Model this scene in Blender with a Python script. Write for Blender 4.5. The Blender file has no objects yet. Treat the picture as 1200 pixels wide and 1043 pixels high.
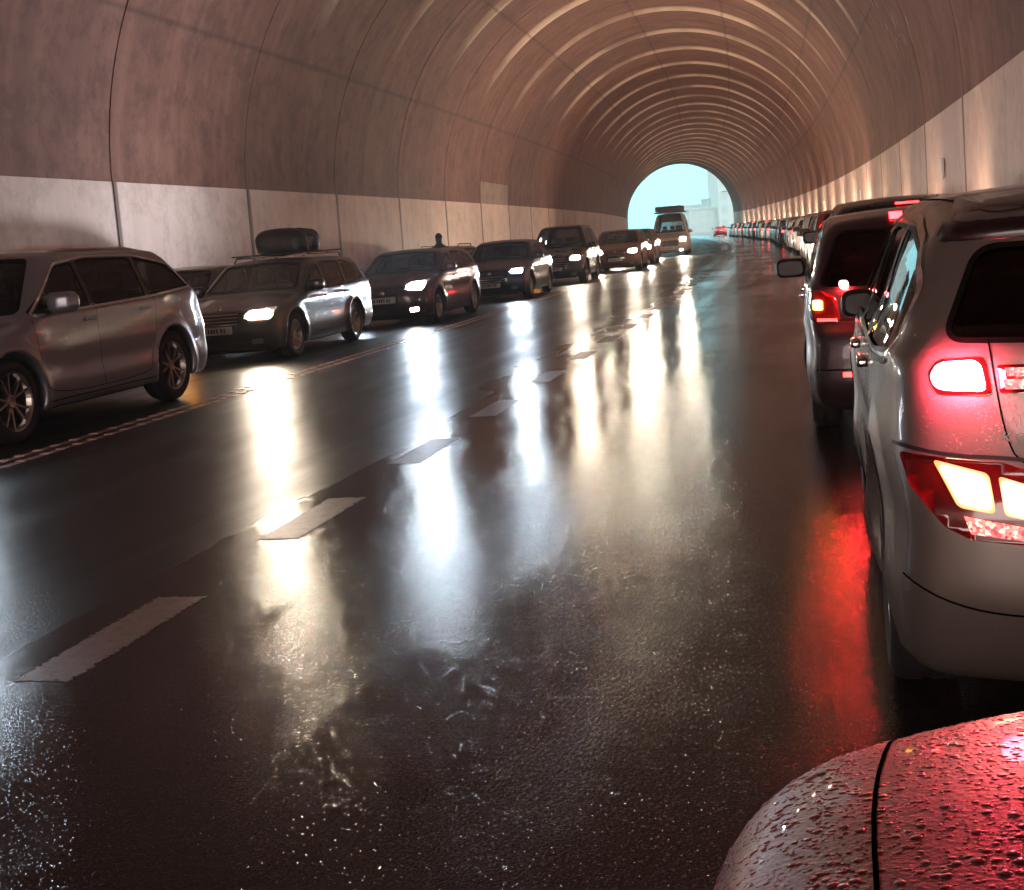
import bpy, bmesh, math, random
import numpy as np
from mathutils import Vector, Matrix
R = math.radians
random.seed(7)
S = bpy.context.scene
COL = S.collection

# ------------------------------------------------------------------ camera
CAM_H = 1.4325
YAW, PITCH, ROLL = R(13.833), R(8.952), R(-4.648)
def cam_ray(px, py):
    """photo pixel (1200x1043) -> world direction, road runs along +Y"""
    x, y = px - 600.0, py - 521.5
    c, s = math.cos(-ROLL), math.sin(-ROLL)
    x, y = c * x - s * y, s * x + c * y
    F = 1500 * math.cos(PITCH) - y * math.sin(PITCH)
    D = 1500 * math.sin(PITCH) + y * math.cos(PITCH)
    return Vector((x * math.cos(YAW) - F * math.sin(YAW), x * math.sin(YAW) + F * math.cos(YAW), -D))
cam = bpy.data.objects.new('camera', bpy.data.cameras.new('camera'))
COL.objects.link(cam); S.camera = cam
fw = cam_ray(600, 521.5).normalized()
rt = (cam_ray(700, 521.5) - cam_ray(600, 521.5)).normalized()
up = rt.cross(fw)
cam.matrix_world = Matrix.Translation((0, 0, CAM_H)) @ Matrix((rt, up, -fw)).transposed().to_4x4()
cam.data.sensor_width = 36; cam.data.lens = 45.0
cam.data.clip_start = 0.02; cam.data.clip_end = 6000

# ------------------------------------------------------------------ world: foggy overcast, with fill brightness added behind us to light the tunnel
W = bpy.data.worlds.new("World"); S.world = W; W.use_nodes = True
nt = W.node_tree; nt.nodes.clear()
out = nt.nodes.new('ShaderNodeOutputWorld'); bg = nt.nodes.new('ShaderNodeBackground')
tc = nt.nodes.new('ShaderNodeTexCoord'); sep = nt.nodes.new('ShaderNodeSeparateXYZ')
ramp = nt.nodes.new('ShaderNodeValToRGB'); mr = nt.nodes.new('ShaderNodeMapRange')
nt.links.new(tc.outputs['Generated'], sep.inputs[0]); nt.links.new(sep.outputs['Y'], mr.inputs['Value'])
mr.inputs['From Min'].default_value = 1; mr.inputs['From Max'].default_value = -1
nt.links.new(mr.outputs[0], ramp.inputs[0])
e = ramp.color_ramp.elements
e[0].position = 0.25; e[0].color = (0.036, 0.150, 0.165, 1)
e[1].position = 0.8; e[1].color = (0.56, 0.43, 0.385, 1)
nt.links.new(ramp.outputs[0], bg.inputs[0]); bg.inputs[1].default_value = 14.0
nt.links.new(bg.outputs[0], out.inputs[0])

sun = bpy.data.objects.new('sun', bpy.data.lights.new('sun', 'SUN')); COL.objects.link(sun)
sun.data.energy = 1.0; sun.data.angle = R(20); sun.data.color = (1, .96, .9)
sun.rotation_euler = (R(62), 0, R(8))          # from behind the camera, low enough to enter the near mouth

vs = S.view_settings
vs.view_transform = 'Standard'; vs.look = 'None'; vs.gamma = 1; vs.exposure = 0.0
S.render.engine = 'CYCLES'
cy = S.cycles
cy.use_denoising = True
try: cy.denoiser = 'OPENIMAGEDENOISE'
except Exception: pass
cy.max_bounces = 7; cy.diffuse_bounces = 4; cy.glossy_bounces = 4; cy.transmission_bounces = 4
cy.transparent_max_bounces = 16; cy.sample_clamp_indirect = 6.0; cy.caustics_reflective = False; cy.caustics_refractive = False
cy.use_light_tree = True

# ------------------------------------------------------------------ helpers: nodes
def mat(name, col=(.5, .5, .5), rough=.5, metal=0., coat=0., emit=None, es=0., bump=None, spec=.5, trans=0., ior=1.45):
    m = bpy.data.materials.new(name); m.use_nodes = True
    n = m.node_tree.nodes; l = m.node_tree.links; p = n['Principled BSDF']
    p.inputs['Base Color'].default_value = (*col, 1); p.inputs['Roughness'].default_value = rough
    p.inputs['Metallic'].default_value = metal; p.inputs['Coat Weight'].default_value = coat
    p.inputs['Coat Roughness'].default_value = .04; p.inputs['Specular IOR Level'].default_value = spec
    p.inputs['Transmission Weight'].default_value = trans; p.inputs['IOR'].default_value = ior
    if emit: p.inputs['Emission Color'].default_value = (*emit, 1); p.inputs['Emission Strength'].default_value = es
    if bump:
        sc, st, dist = bump
        t = n.new('ShaderNodeTexNoise'); t.inputs['Scale'].default_value = sc; t.inputs['Detail'].default_value = 4
        tc = n.new('ShaderNodeTexCoord'); l.new(tc.outputs['Object'], t.inputs['Vector'])
        b = n.new('ShaderNodeBump'); b.inputs['Strength'].default_value = st; b.inputs['Distance'].default_value = dist
        l.new(t.outputs[0], b.inputs['Height']); l.new(b.outputs[0], p.inputs['Normal'])
    return m
def N(m, t, **kw):
    n = m.node_tree.nodes.new(t)
    for k, v in kw.items():
        if k in n.inputs: n.inputs[k].default_value = v
        else: setattr(n, k, v)
    return n
def LK(m, a, b): m.node_tree.links.new(a, b)
def rampn(m, src, stops):
    r = m.node_tree.nodes.new('ShaderNodeValToRGB'); LK(m, src, r.inputs[0])
    e = r.color_ramp.elements
    while len(e) < len(stops): e.new(.5)
    for i, (p, c) in enumerate(stops):
        e[i].position = p; e[i].color = (*c, 1) if len(c) == 3 else c
    return r
def paint(name, col, metal=.55, rough=.38, wet=0.5):
    """car paint with a clear coat and rain beads as bump"""
    m = mat(name, col, rough, metal, .7, spec=.35)
    p = m.node_tree.nodes['Principled BSDF']
    tc = N(m, 'ShaderNodeTexCoord')
    v = N(m, 'ShaderNodeTexVoronoi', Scale=130.0, feature='F1'); LK(m, tc.outputs['Object'], v.inputs['Vector'])
    msk = N(m, 'ShaderNodeTexNoise', Scale=7.0, Detail=3.0); LK(m, tc.outputs['Object'], msk.inputs['Vector'])
    a = rampn(m, v.outputs['Distance'], [(0.0, (1, 1, 1)), (.36, (0, 0, 0))])
    b = rampn(m, msk.outputs[0], [(.38, (0, 0, 0)), (.55, (1, 1, 1))])
    mu = N(m, 'ShaderNodeMath', operation='MULTIPLY'); LK(m, a.outputs[0], mu.inputs[0]); LK(m, b.outputs[0], mu.inputs[1])
    bp = N(m, 'ShaderNodeBump', Strength=wet, Distance=.004); LK(m, mu.outputs[0], bp.inputs['Height'])
    LK(m, bp.outputs[0], p.inputs['Coat Normal'])
    gr = N(m, 'ShaderNodeTexNoise', Scale=3.0, Detail=6.0); LK(m, tc.outputs['Object'], gr.inputs['Vector'])
    rr = N(m, 'ShaderNodeMapRange'); rr.inputs['To Min'].default_value = rough - .08; rr.inputs['To Max'].default_value = rough + .16
    LK(m, gr.outputs[0], rr.inputs[0]); LK(m, rr.outputs[0], p.inputs['Roughness'])
    return m
def glassmat(name, tint=(.35, .38, .38), rough=.02):
    m = bpy.data.materials.new(name); m.use_nodes = True; n = m.node_tree.nodes; n.clear()
    o = n.new('ShaderNodeOutputMaterial'); mx = n.new('ShaderNodeMixShader'); tr = n.new('ShaderNodeBsdfTransparent')
    gl = n.new('ShaderNodeBsdfGlossy'); fr = n.new('ShaderNodeFresnel'); fr.inputs[0].default_value = 1.6
    tr.inputs[0].default_value = (*tint, 1); gl.inputs['Roughness'].default_value = rough
    LK(m, fr.outputs[0], mx.inputs[0]); LK(m, tr.outputs[0], mx.inputs[1]); LK(m, gl.outputs[0], mx.inputs[2]); LK(m, mx.outputs[0], o.inputs[0])
    return m
def tag(o, label=None, cat=None, group=None, kind=None):
    if label: o['label'] = label
    if cat: o['category'] = cat
    if group: o['group'] = group
    if kind: o['kind'] = kind
    return o
def empty(name, loc=(0, 0, 0), rz=0):
    o = bpy.data.objects.new(name, None); COL.objects.link(o); o.location = loc; o.rotation_euler = (0, 0, rz)
    o.empty_display_size = .2
    return o
def link(name, me, m, parent=None, smooth=True):
    o = bpy.data.objects.new(name, me); COL.objects.link(o)
    if m: me.materials.append(m)
    if parent: o.parent = parent
    if smooth and len(me.polygons): me.polygons.foreach_set('use_smooth', [True] * len(me.polygons))
    return o
def mesh(name, vs, fs):
    me = bpy.data.meshes.new(name); me.from_pydata([tuple(map(float, v)) for v in vs], [], [tuple(map(int, f)) for f in fs]); me.update()
    return me
class MB:
    def __init__(s): s.v = []; s.f = []
    def add(s, v, f):
        b = len(s.v); s.v += [tuple(p) for p in v]; s.f += [tuple(i + b for i in q) for q in f]; return s
    def box(s, x0, x1, y0, y1, z0, z1, b=0.0, mx=None):
        bm = bmesh.new(); bmesh.ops.create_cube(bm, size=1)
        for v in bm.verts: v.co = Vector(((x0 + x1) / 2 + v.co.x * (x1 - x0), (y0 + y1) / 2 + v.co.y * (y1 - y0), (z0 + z1) / 2 + v.co.z * (z1 - z0)))
        if b: bmesh.ops.bevel(bm, geom=bm.edges[:], offset=b, segments=2, affect='EDGES', profile=.6)
        if mx: bmesh.ops.transform(bm, matrix=mx, verts=bm.verts)
        bm.verts.index_update()
        s.add([v.co[:] for v in bm.verts], [[v.index for v in f.verts] for f in bm.faces]); bm.free(); return s
    def tube(s, path, r, n=8, cap=True):
        P = [Vector(p) for p in path]; rs = r if hasattr(r, '__len__') else [r] * len(P); V = []; F = []
        for i, p in enumerate(P):
            t = (P[min(i + 1, len(P) - 1)] - P[max(i - 1, 0)]).normalized()
            a = t.orthogonal().normalized() if i == 0 else (a - t * a.dot(t)).normalized()
            b = t.cross(a)
            for k in range(n):
                an = 2 * math.pi * k / n; V.append((p + (a * math.cos(an) + b * math.sin(an)) * rs[i])[:])
        for i in range(len(P) - 1):
            for k in range(n):
                F.append((i * n + k, i * n + (k + 1) % n, (i + 1) * n + (k + 1) % n, (i + 1) * n + k))
        if cap: F.append(tuple(range(n))[::-1]); F.append(tuple((len(P) - 1) * n + k for k in range(n)))
        return s.add(V, F)
    def lathe_y(s, prof, n=32, c=(0, 0, 0)):
        """prof = [(r, y)...] revolved about the Y axis"""
        V = []; F = []
        for (r, y) in prof:
            for k in range(n):
                a = 2 * math.pi * k / n; V.append((c[0] + r * math.cos(a), c[1] + y, c[2] + r * math.sin(a)))
        for i in range(len(prof) - 1):
            for k in range(n): F.append((i * n + k, (i + 1) * n + k, (i + 1) * n + (k + 1) % n, i * n + (k + 1) % n))
        return s.add(V, F)
    def build(s, name, m, parent=None, smooth=False):
        me = mesh(name, s.v, s.f); o = link(name, me, m, parent, smooth)
        return o

# ------------------------------------------------------------------ materials
M = {}
M['tyre'] = mat('tyre rubber', (.012, .012, .013), .75, bump=(60, .3, .004))
M['rim'] = mat('alloy', (.45, .44, .43), .28, .9)
M['dark'] = mat('black plastic', (.015, .015, .017), .45, bump=(300, .2, .001))
M['gloss_black'] = mat('gloss black', (.006, .006, .008), .08, coat=.6)
M['seal'] = mat('rubber seal', (.004, .004, .004), .6, spec=.15)
M['mirror_dark'] = mat('dim mirror glass', (.01, .01, .012), .35, spec=.3)
M['chrome'] = mat('chrome', (.75, .73, .72), .12, 1.)
M['cloth'] = mat('seat cloth', (.045, .04, .04), .9)
M['trim'] = mat('interior trim', (.03, .028, .027), .85)
M['glass'] = glassmat('window glass', (.42, .44, .45))
M['glass_dark'] = glassmat('tinted glass', (.10, .09, .10))
M['gap'] = mat('panel gap', (.003, .003, .003), .9, spec=0.)
M['plate'] = mat('number plate', (.62, .62, .58), .4)
M['ink'] = mat('plate ink', (.02, .02, .03), .5)
M['lens_red_off'] = mat('red lens', (.13, .004, .006), .12, coat=.8, spec=.6)
M['lens_clear'] = mat('clear lens', (.42, .42, .44), .08, .6, coat=1.)
M['lens_amber_off'] = mat('amber lens', (.6, .2, .02), .15, coat=.8)
def lamp(name, col, s): return mat(name, (.1, .1, .1), .3, emit=col, es=s)
HEAD = 1150.
M['head_warm'] = lamp('lit halogen headlamp', (1, .84, .64), HEAD)
M['head_cool'] = lamp('lit xenon headlamp', (.72, .86, 1.0), HEAD)
M['head_amber'] = lamp('lit amber lamp', (1, .36, .05), 160.)
M['fog'] = lamp('lit fog lamp', (1, .85, .7), 60.)
M['brake'] = lamp('lit brake lamp', (1, .02, .025), 22.)
M['brake_c'] = lamp('lit brake lamp bright', (1, .03, .03), 1000.)
M['brake_hot'] = lamp('lit brake lamp near', (1, .06, .11), 380.)
M['tail'] = lamp('lit tail lamp', (1, .03, .03), 9.)
M['amber'] = lamp('lit indicator', (1, .55, .05), 40.)

# ------------------------------------------------------------------ implicit car bodies
def smooth_tab(pts, k=.05):
    xs = np.array([p[0] for p in pts], float); ys = np.array([p[1] for p in pts], float)
    o = np.argsort(xs); xs, ys = xs[o], ys[o]
    g = np.linspace(xs[0] - .3, xs[-1] + .3, 500); v = np.interp(g, xs, ys)
    dx = g[1] - g[0]; n = max(1, int(2.5 * k / dx)); w = np.exp(-.5 * (np.arange(-n, n + 1) * dx / k) ** 2); w /= w.sum()
    vp = np.concatenate([np.full(n, v[0]), v, np.full(n, v[-1])]); v = np.convolve(vp, w, 'valid')
    return lambda t: np.interp(t, g, v)
def smax(a, b, k):
    h = np.clip(.5 + .5 * (a - b) / k, 0, 1); return b + (a - b) * h + k * h * (1 - h)

def surface_nets(f, lo, hi, h):
    nx, ny, nz = [int(math.ceil((hi[i] - lo[i]) / h)) + 1 for i in range(3)]
    X, Y, Z = np.meshgrid(lo[0] + h * np.arange(nx), lo[1] + h * np.arange(ny), lo[2] + h * np.arange(nz), indexing='ij')
    v = f(X, Y, Z); s = v < 0
    cnt = np.zeros((nx - 1, ny - 1, nz - 1)); acc = np.zeros((nx - 1, ny - 1, nz - 1, 3))
    base = np.stack([X, Y, Z], -1)
    def edge(a0, a1, cells):
        cr = s[a0] != s[a1]; t = np.where(cr, v[a0] / np.where(cr, v[a0] - v[a1], 1), 0)
        p = base[a0] + (base[a1] - base[a0]) * t[..., None]
        return cr, p
    sl = lambda a, b: slice(a, b)
    for ax in range(3):
        o1, o2 = [i for i in range(3) if i != ax]
        for d1 in (0, 1):
            for d2 in (0, 1):
                i0 = [None] * 3; i1 = [None] * 3
                dims = (nx, ny, nz)
                i0[ax] = sl(0, dims[ax] - 1); i1[ax] = sl(1, dims[ax])
                i0[o1] = i1[o1] = sl(d1, dims[o1] - 1 + d1); i0[o2] = i1[o2] = sl(d2, dims[o2] - 1 + d2)
                cr, p = edge(tuple(i0), tuple(i1), None)
                cnt += cr; acc += p * cr[..., None]
    act = cnt > 0; idx = -np.ones(act.shape, int); idx[act] = np.arange(act.sum())
    P = acc[act] / cnt[act][:, None]
    faces = []
    for ax in range(3):
        o1, o2 = [(1, 2), (2, 0), (0, 1)][ax]
        dims = [nx, ny, nz]
        a = [sl(0, dims[i]) for i in range(3)]; b = list(a)
        a[ax] = sl(0, dims[ax] - 1); b[ax] = sl(1, dims[ax])
        for o in (o1, o2): a[o] = sl(1, dims[o] - 1); b[o] = sl(1, dims[o] - 1)
        sa, sb = s[tuple(a)], s[tuple(b)]; cr = sa != sb
        ii = np.argwhere(cr); fl = sa[cr]
        off = np.zeros(3, int); off[o1] = 1; off[o2] = 1
        c11 = ii + off
        def cell(d1, d2):
            q = c11.copy(); q[:, o1] -= d1; q[:, o2] -= d2; return idx[q[:, 0], q[:, 1], q[:, 2]]
        q = np.stack([cell(1, 1), cell(0, 1), cell(0, 0), cell(1, 0)], 1)
        q[~fl] = q[~fl][:, ::-1]
        faces.append(q)
    return P, np.concatenate(faces)
def grad(f, P, e=1e-3):
    g = np.zeros_like(P)
    for i in range(3):
        d = np.zeros(3); d[i] = e
        g[:, i] = (f(*(P + d).T) - f(*(P - d).T)) / (2 * e)
    return g
def newton(f, P, n=4, mx=.02):
    for _ in range(n):
        g = grad(f, P); v = f(*P.T); st = -(v / np.maximum((g * g).sum(1), .05))[:, None] * g
        ln = np.linalg.norm(st, axis=1); st *= np.minimum(1, mx / np.maximum(ln, 1e-9))[:, None]; P = P + st
    return P
def implicit(name, f, lo, hi, h, m, parent, flip=False):
    P, F = surface_nets(f, lo, hi, h); P = newton(f, P)
    return link(name, mesh(name, P, F), m, parent)

class Body:
    """car shell as an implicit solid: x forward, y left, z up, ground z=0, centred"""
    def __init__(s, L, Wd, H, top, xf, xr, wb, fo, wr, belt, bot=.2, tum=.28, cf=.22, cr=.16, rk=.10, lo=None, arch=.05, flare=.02, kx=.10, shoulder=.02):
        s.L, s.W, s.H, s.wb, s.wr, s.belt_, s.bot, s.tum, s.cf, s.cr, s.rk = L, Wd, H, wb, wr, belt, bot, tum, cf, cr, rk
        s.T = smooth_tab(top, .05); s.XF = smooth_tab(xf, .04); s.XR = smooth_tab(xr, .04)
        s.xa = (L / 2 - fo, L / 2 - fo - wb); s.ra = wr + arch; s.flare = flare; s.kx = kx
        s.LO = smooth_tab(lo or [(.15, .07), (.3, .02), (.45, .0), (.62, .015), (.8, .0), (.95, .012)], .03)
        s.PL = smooth_tab([(-L / 2, .06), (-L / 2 + .5, .015), (-L / 4, 0), (L / 4, 0), (L / 2 - .5, .02), (L / 2, .09)], .15)
        s.sh = shoulder
    def belt(s, x): return s.belt_[0] + (s.belt_[1] - s.belt_[0]) * (s.L / 2 - x) / s.L
    def hw(s, x, z):
        b = s.belt(x); d = s.LO(z)
        u = np.maximum(z - b, 0)
        g = s.W / 2 - s.PL(x) - d - s.tum * u - .12 * u * u - s.sh * np.clip(u / .05, 0, 1)
        for a in s.xa:
            r = np.sqrt((x - a) ** 2 + (z - s.wr) ** 2)
            g = g + s.flare * np.clip(1 - (r - s.ra - .03) / .10, 0, 1) * np.clip((r - s.ra + .2) / .1, 0, 1)
        return g
    def f(s, x, y, z):
        ay = np.abs(y); w = s.hw(x, z)
        d1 = ay - w
        xs = x + s.kx * y * y * 2 * np.tanh(x / .9)
        d2 = (z - (s.T(xs) - .06 * y * y / (s.W / 2) ** 2)) * .8
        q = ay / (s.W / 2)
        d3 = (x - s.XF(z) + s.cf * q ** 3) * .8
        d4 = (-x + s.XR(z) + s.cr * q ** 3) * .8
        d = smax(d1, d2, s.rk); d = smax(d, smax(d3, d4, .01), s.rk * .9)
        d = smax(d, s.bot - z, .04)
        for a in s.xa:
            c = np.maximum(np.sqrt((x - a) ** 2 + (z - s.wr) ** 2) - s.ra, (s.W / 2 - .36) - ay)
            d = smax(d, -c, .012)
        return d
    def proj(s, P, D, tmax=3.0, n=90):
        """march points P along direction D onto the shell"""
        P = np.asarray(P, float); D = np.asarray(D, float); D = D / np.linalg.norm(D)
        t = np.zeros(len(P)); a = t.copy(); done = np.zeros(len(P), bool)
        live = np.arange(len(P))
        for i in range(140):
            v = s.f(*(P[live] + D * t[live, None]).T); h = v < 0
            done[live[h]] = True; k = live[~h]; a[k] = t[k]; t[k] += np.clip(v[~h] * .75, .012, .5)
            live = k[t[k] < tmax]
            if len(live) == 0: break
        b = t.copy()
        for _ in range(12):
            m = (a + b) / 2; ins = s.f(*(P + D * m[:, None]).T) < 0
            b = np.where(ins, m, b); a = np.where(ins, a, m)
        Q = P + D * ((a + b) / 2)[:, None]
        g = grad(s.f, Q); g /= np.maximum(np.linalg.norm(g, axis=1), 1e-6)[:, None]
        return Q, g, done

AX = {'L': (1, 2), 'R': (1, 2), 'F': (0, 2), 'B': (0, 2), 'T': (2, 1)}
def to3(side, a, b, W=3.):
    # 2D view coordinates -> start point and direction; L/R: (x,z)  F/B: (y,z)  T: (x,y)
    if side == 'L': return (a, W, b), (0, -1, 0)
    if side == 'R': return (a, -W, b), (0, 1, 0)
    if side == 'F': return (W * 1.4, a, b), (-1, 0, 0)
    if side == 'B': return (-W * 1.4, a, b), (1, 0, 0)
    return (a, b, W), (0, 0, -1)
def clip_poly(P, nx, ny, c):
    out = []
    for i in range(len(P)):
        a, b = P[i], P[(i + 1) % len(P)]
        da, db = nx * a[0] + ny * a[1] - c, nx * b[0] + ny * b[1] - c
        if da <= 0: out.append(a)
        if da * db < 0: t = da / (da - db); out.append((a[0] + (b[0] - a[0]) * t, a[1] + (b[1] - a[1]) * t))
    return out
def round_poly(P, r=.04, n=4):
    out = []
    for i in range(len(P)):
        p = Vector(P[i]); a = Vector(P[i - 1]); b = Vector(P[(i + 1) % len(P)])
        ra = min(r, (a - p).length * .45); rb = min(r, (b - p).length * .45)
        A = p + (a - p).normalized() * ra; B = p + (b - p).normalized() * rb
        for k in range(n + 1):
            t = k / n; out.append(tuple(A * (1 - t) ** 2 + p * 2 * t * (1 - t) + B * t * t))
    return out
def poly_grid(P, h):
    bm = bmesh.new(); vs = [bm.verts.new((a, b, 0)) for a, b in P]; bm.faces.new(vs)
    x0 = min(p[0] for p in P); x1 = max(p[0] for p in P); y0 = min(p[1] for p in P); y1 = max(p[1] for p in P)
    for k in range(1, int((x1 - x0) / h) + 1):
        bmesh.ops.bisect_plane(bm, geom=bm.verts[:] + bm.edges[:] + bm.faces[:], plane_co=(x0 + k * h, 0, 0), plane_no=(1, 0, 0))
    for k in range(1, int((y1 - y0) / h) + 1):
        bmesh.ops.bisect_plane(bm, geom=bm.verts[:] + bm.edges[:] + bm.faces[:], plane_co=(0, y0 + k * h, 0), plane_no=(0, 1, 0))
    bm.verts.index_update(); bm.faces.ensure_lookup_table(); bm.normal_update()
    v = [(q.co.x, q.co.y) for q in bm.verts]; f = [[q.index for q in fc.verts] for fc in bm.faces]
    if bm.faces and bm.faces[0].normal.z < 0: f = [x[::-1] for x in f]
    be = [(e.verts[0].index, e.verts[1].index) for e in bm.edges if len(e.link_faces) == 1]
    bm.free(); return v, f, be
def patch(B, P, side, off=.003, h=.05, thick=0., mb=None):
    """flat polygon projected on the shell; returned as an MB"""
    mb = mb or MB(); v, f, be = poly_grid(P, h)
    S3 = [to3(side, *p) for p in v]; D = np.array(S3[0][1], float)
    Q, g, ok = B.proj([p for p, _ in S3], D, 6. if side in 'FB' else 4., 160 if side in 'FB' else 110)
    # view handedness
    flip = side in ('L', 'B')
    if side == 'T': flip = False
    V = Q + g * off if thick == 0 or True else Q
    fs = [tuple(x[::-1]) if flip else tuple(x) for x in f]
    good = [x for x in fs if all(ok[i] for i in x)]
    if thick > 0:
        V2 = V - g * thick; n = len(V)
        sk = [(a, b, b + n, a + n) for a, b in be if ok[a] and ok[b]]
        mb.add(np.vstack([V, V2]).tolist(), good + sk)
    else: mb.add(V.tolist(), good)
    return mb
def chaikin(p):
    o = [p[0]]
    for a, b in zip(p, p[1:]):
        o += [(a[0] * .75 + b[0] * .25, a[1] * .75 + b[1] * .25), (a[0] * .25 + b[0] * .75, a[1] * .25 + b[1] * .75)]
    return o + [p[-1]]
def strip(B, path, w, side, off=.002, closed=False, mb=None, step=.04):
    if not closed and len(path) > 2:
        for _ in range(2): path = chaikin(path)
    mb = mb or MB(); P = [Vector(p) for p in path]
    if closed: P = P + [P[0]]
    Q = [P[0]]
    for a, b in zip(P, P[1:]):
        n = max(1, int((b - a).length / step))
        for k in range(1, n + 1): Q.append(a.lerp(b, k / n))
    L_, R_ = [], []
    for i, p in enumerate(Q):
        a = Q[i - 1] if i else (Q[-2] if closed else Q[0]); b = Q[i + 1] if i < len(Q) - 1 else (Q[1] if closed else Q[-1])
        t = (b - a).normalized(); nrm = Vector((-t.y, t.x)); L_.append(p + nrm * w / 2); R_.append(p - nrm * w / 2)
    pts = [to3(side, *p)[0] for p in L_ + R_]; D = to3(side, 0, 0)[1]
    q, g, ok = B.proj(pts, D, 6. if side in 'FB' else 4., 160 if side in 'FB' else 110)
    V = q + g * off; n = len(Q); fs = []
    flip = side in ('L', 'B')
    for i in range(n - 1):
        fc = (i, i + n, i + 1 + n, i + 1)
        if all(ok[k] for k in fc): fs.append(fc[::-1] if flip else fc)
    return mb.add(V.tolist(), fs)
def mirror_poly(P): return [(-a, b) for a, b in P][::-1]

def cut_windows(me, wins):
    """remove shell faces inside convex polygons. wins = [(side, poly)]"""
    bm = bmesh.new(); bm.from_mesh(me)
    for side, P in wins:
        if side in 'LR':
            sg = 1 if side == 'L' else -1
            infn = lambda c, sg=sg: c.y * sg > .15
            A = lambda c: (c.x, c.z)
        else:
            sg = 1 if side == 'F' else -1
            infn = lambda c, sg=sg: c.x * sg > -.1
            A = lambda c: (c.y, c.z)
        ctr = Vector((sum(p[0] for p in P) / len(P), sum(p[1] for p in P) / len(P)))
        x0, x1 = min(p[0] for p in P) - .08, max(p[0] for p in P) + .08; y0, y1 = min(p[1] for p in P) - .08, max(p[1] for p in P) + .08
        planes = []
        for i in range(len(P)):
            a, b = Vector(P[i]), Vector(P[(i + 1) % len(P)])
            if (b - a).length < 1e-5: continue
            n = Vector((b.y - a.y, a.x - b.x)).normalized()
            if n.dot(ctr - a) > 0: n = -n
            planes.append((a, n))
        def cand():
            r = []
            for f in bm.faces:
                c = f.calc_center_median()
                if infn(c):
                    u = A(c)
                    if x0 < u[0] < x1 and y0 < u[1] < y1: r.append(f)
            return r
        for a, n in planes:
            fs = cand(); es = {e for f in fs for e in f.edges}; vs_ = {v for f in fs for v in f.verts}
            co = (a.x, 0, a.y) if side in 'LR' else (0, a.x, a.y); no = (n.x, 0, n.y) if side in 'LR' else (0, n.x, n.y)
            bmesh.ops.bisect_plane(bm, geom=list(vs_) + list(es) + fs, plane_co=co, plane_no=no, dist=1e-5)
        dead = []
        for f in cand():
            u = Vector(A(f.calc_center_median()))
            if all(n.dot(u - a) < 1e-5 for a, n in planes): dead.append(f)
        bmesh.ops.delete(bm, geom=dead, context='FACES')
    bm.to_mesh(me); bm.free(); me.update()

_wheel_cache = {}
def wheel(parent, x, y, r, wdt, side, spokes=5, rimmat=None, rr=.68, hi=True):
    key = (round(r, 3), round(wdt, 3), spokes, rimmat.name if rimmat else '', rr)
    w = empty('wheel', (x, y, r), 0 if side > 0 else math.pi); w.parent = parent
    if key not in _wheel_cache:
        n = 48 if hi else 28; ri = r * rr
        t = MB(); h = wdt / 2
        t.lathe_y([(ri, -h * .85), (ri + .03, -h), (r - .035, -h * .98), (r - .008, -h * .8), (r, -h * .55), (r - .004, -h * .5), (r, -h * .15), (r - .006, -h * .1), (r - .006, h * .1), (r, h * .15), (r, h * .5), (r - .004, h * .52), (r, h * .58), (r - .008, h * .8), (r - .035, h * .98), (ri + .03, h), (ri, h * .85)], n)
        tm = mesh('tyre', t.v, t.f); tm.materials.append(M['tyre']); tm.polygons.foreach_set('use_smooth', [True] * len(tm.polygons))
        m = MB()
        m.lathe_y([(ri, -h * .85), (ri - .01, -h * .8), (ri - .025, -h * .3), (ri - .03, h * .5), (ri - .012, h * .8), (ri + .002, h * .88), (ri + .004, h * .82)], n)
        m.lathe_y([(.001, h * .62), (.05, h * .66), (.062, h * .62), (.065, h * .45), (.02, h * .3)], 20)
        for k in range(spokes):
            for dd in ((-.11, .11) if spokes <= 6 else (0,)):
                a = 2 * math.pi * k / spokes + dd; a2 = 2 * math.pi * k / spokes + dd * 2.3
                p0 = Vector((math.cos(a) * .045, h * .58, math.sin(a) * .045)); p1 = Vector((math.cos(a2) * (ri - .018), h * .70, math.sin(a2) * (ri - .018)))
                d = (p1 - p0).normalized(); sN = d.cross(Vector((0, 1, 0))).normalized()
                w0, w1 = .016, .013 if spokes <= 6 else .02; V = []
                for p, ww in ((p0, w0), (p1, w1)):
                    for sx, yy in ((-1, -.03), (1, -.03), (.7, 0.0), (-.7, 0.0)):
                        V.append((p + sN * ww * sx + Vector((0, yy, 0)))[:])
                m.add(V, [(0, 1, 5, 4), (1, 2, 6, 5), (2, 3, 7, 6), (3, 0, 4, 7), (3, 2, 1, 0), (4, 5, 6, 7)])
        rm = mesh('rim', m.v, m.f); rm.materials.append(rimmat or M['rim'])
        d = MB(); d.lathe_y([(.001, -h * .2), (ri * .62, -h * .2), (ri * .62, -h * .05), (.001, -h * .05)], 24)
        dm = mesh('brake_disc', d.v, d.f); dm.materials.append(M['dark'])
        _wheel_cache[key] = (tm, rm, dm)
    for nm, me in zip(('tyre', 'rim', 'brake_disc'), _wheel_cache[key]):
        o = bpy.data.objects.new(nm, me); COL.objects.link(o); o.parent = w
    return w
def offset_poly(P, d):
    c = Vector((sum(p[0] for p in P) / len(P), sum(p[1] for p in P) / len(P))); o = []
    n = len(P)
    for i in range(n):
        a, p, b = Vector(P[i - 1]), Vector(P[i]), Vector(P[(i + 1) % n])
        t = (b - a).normalized(); nr = Vector((-t.y, t.x))
        if nr.dot(p - c) < 0: nr = -nr
        o.append(tuple(p + nr * d))
    return o

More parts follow.
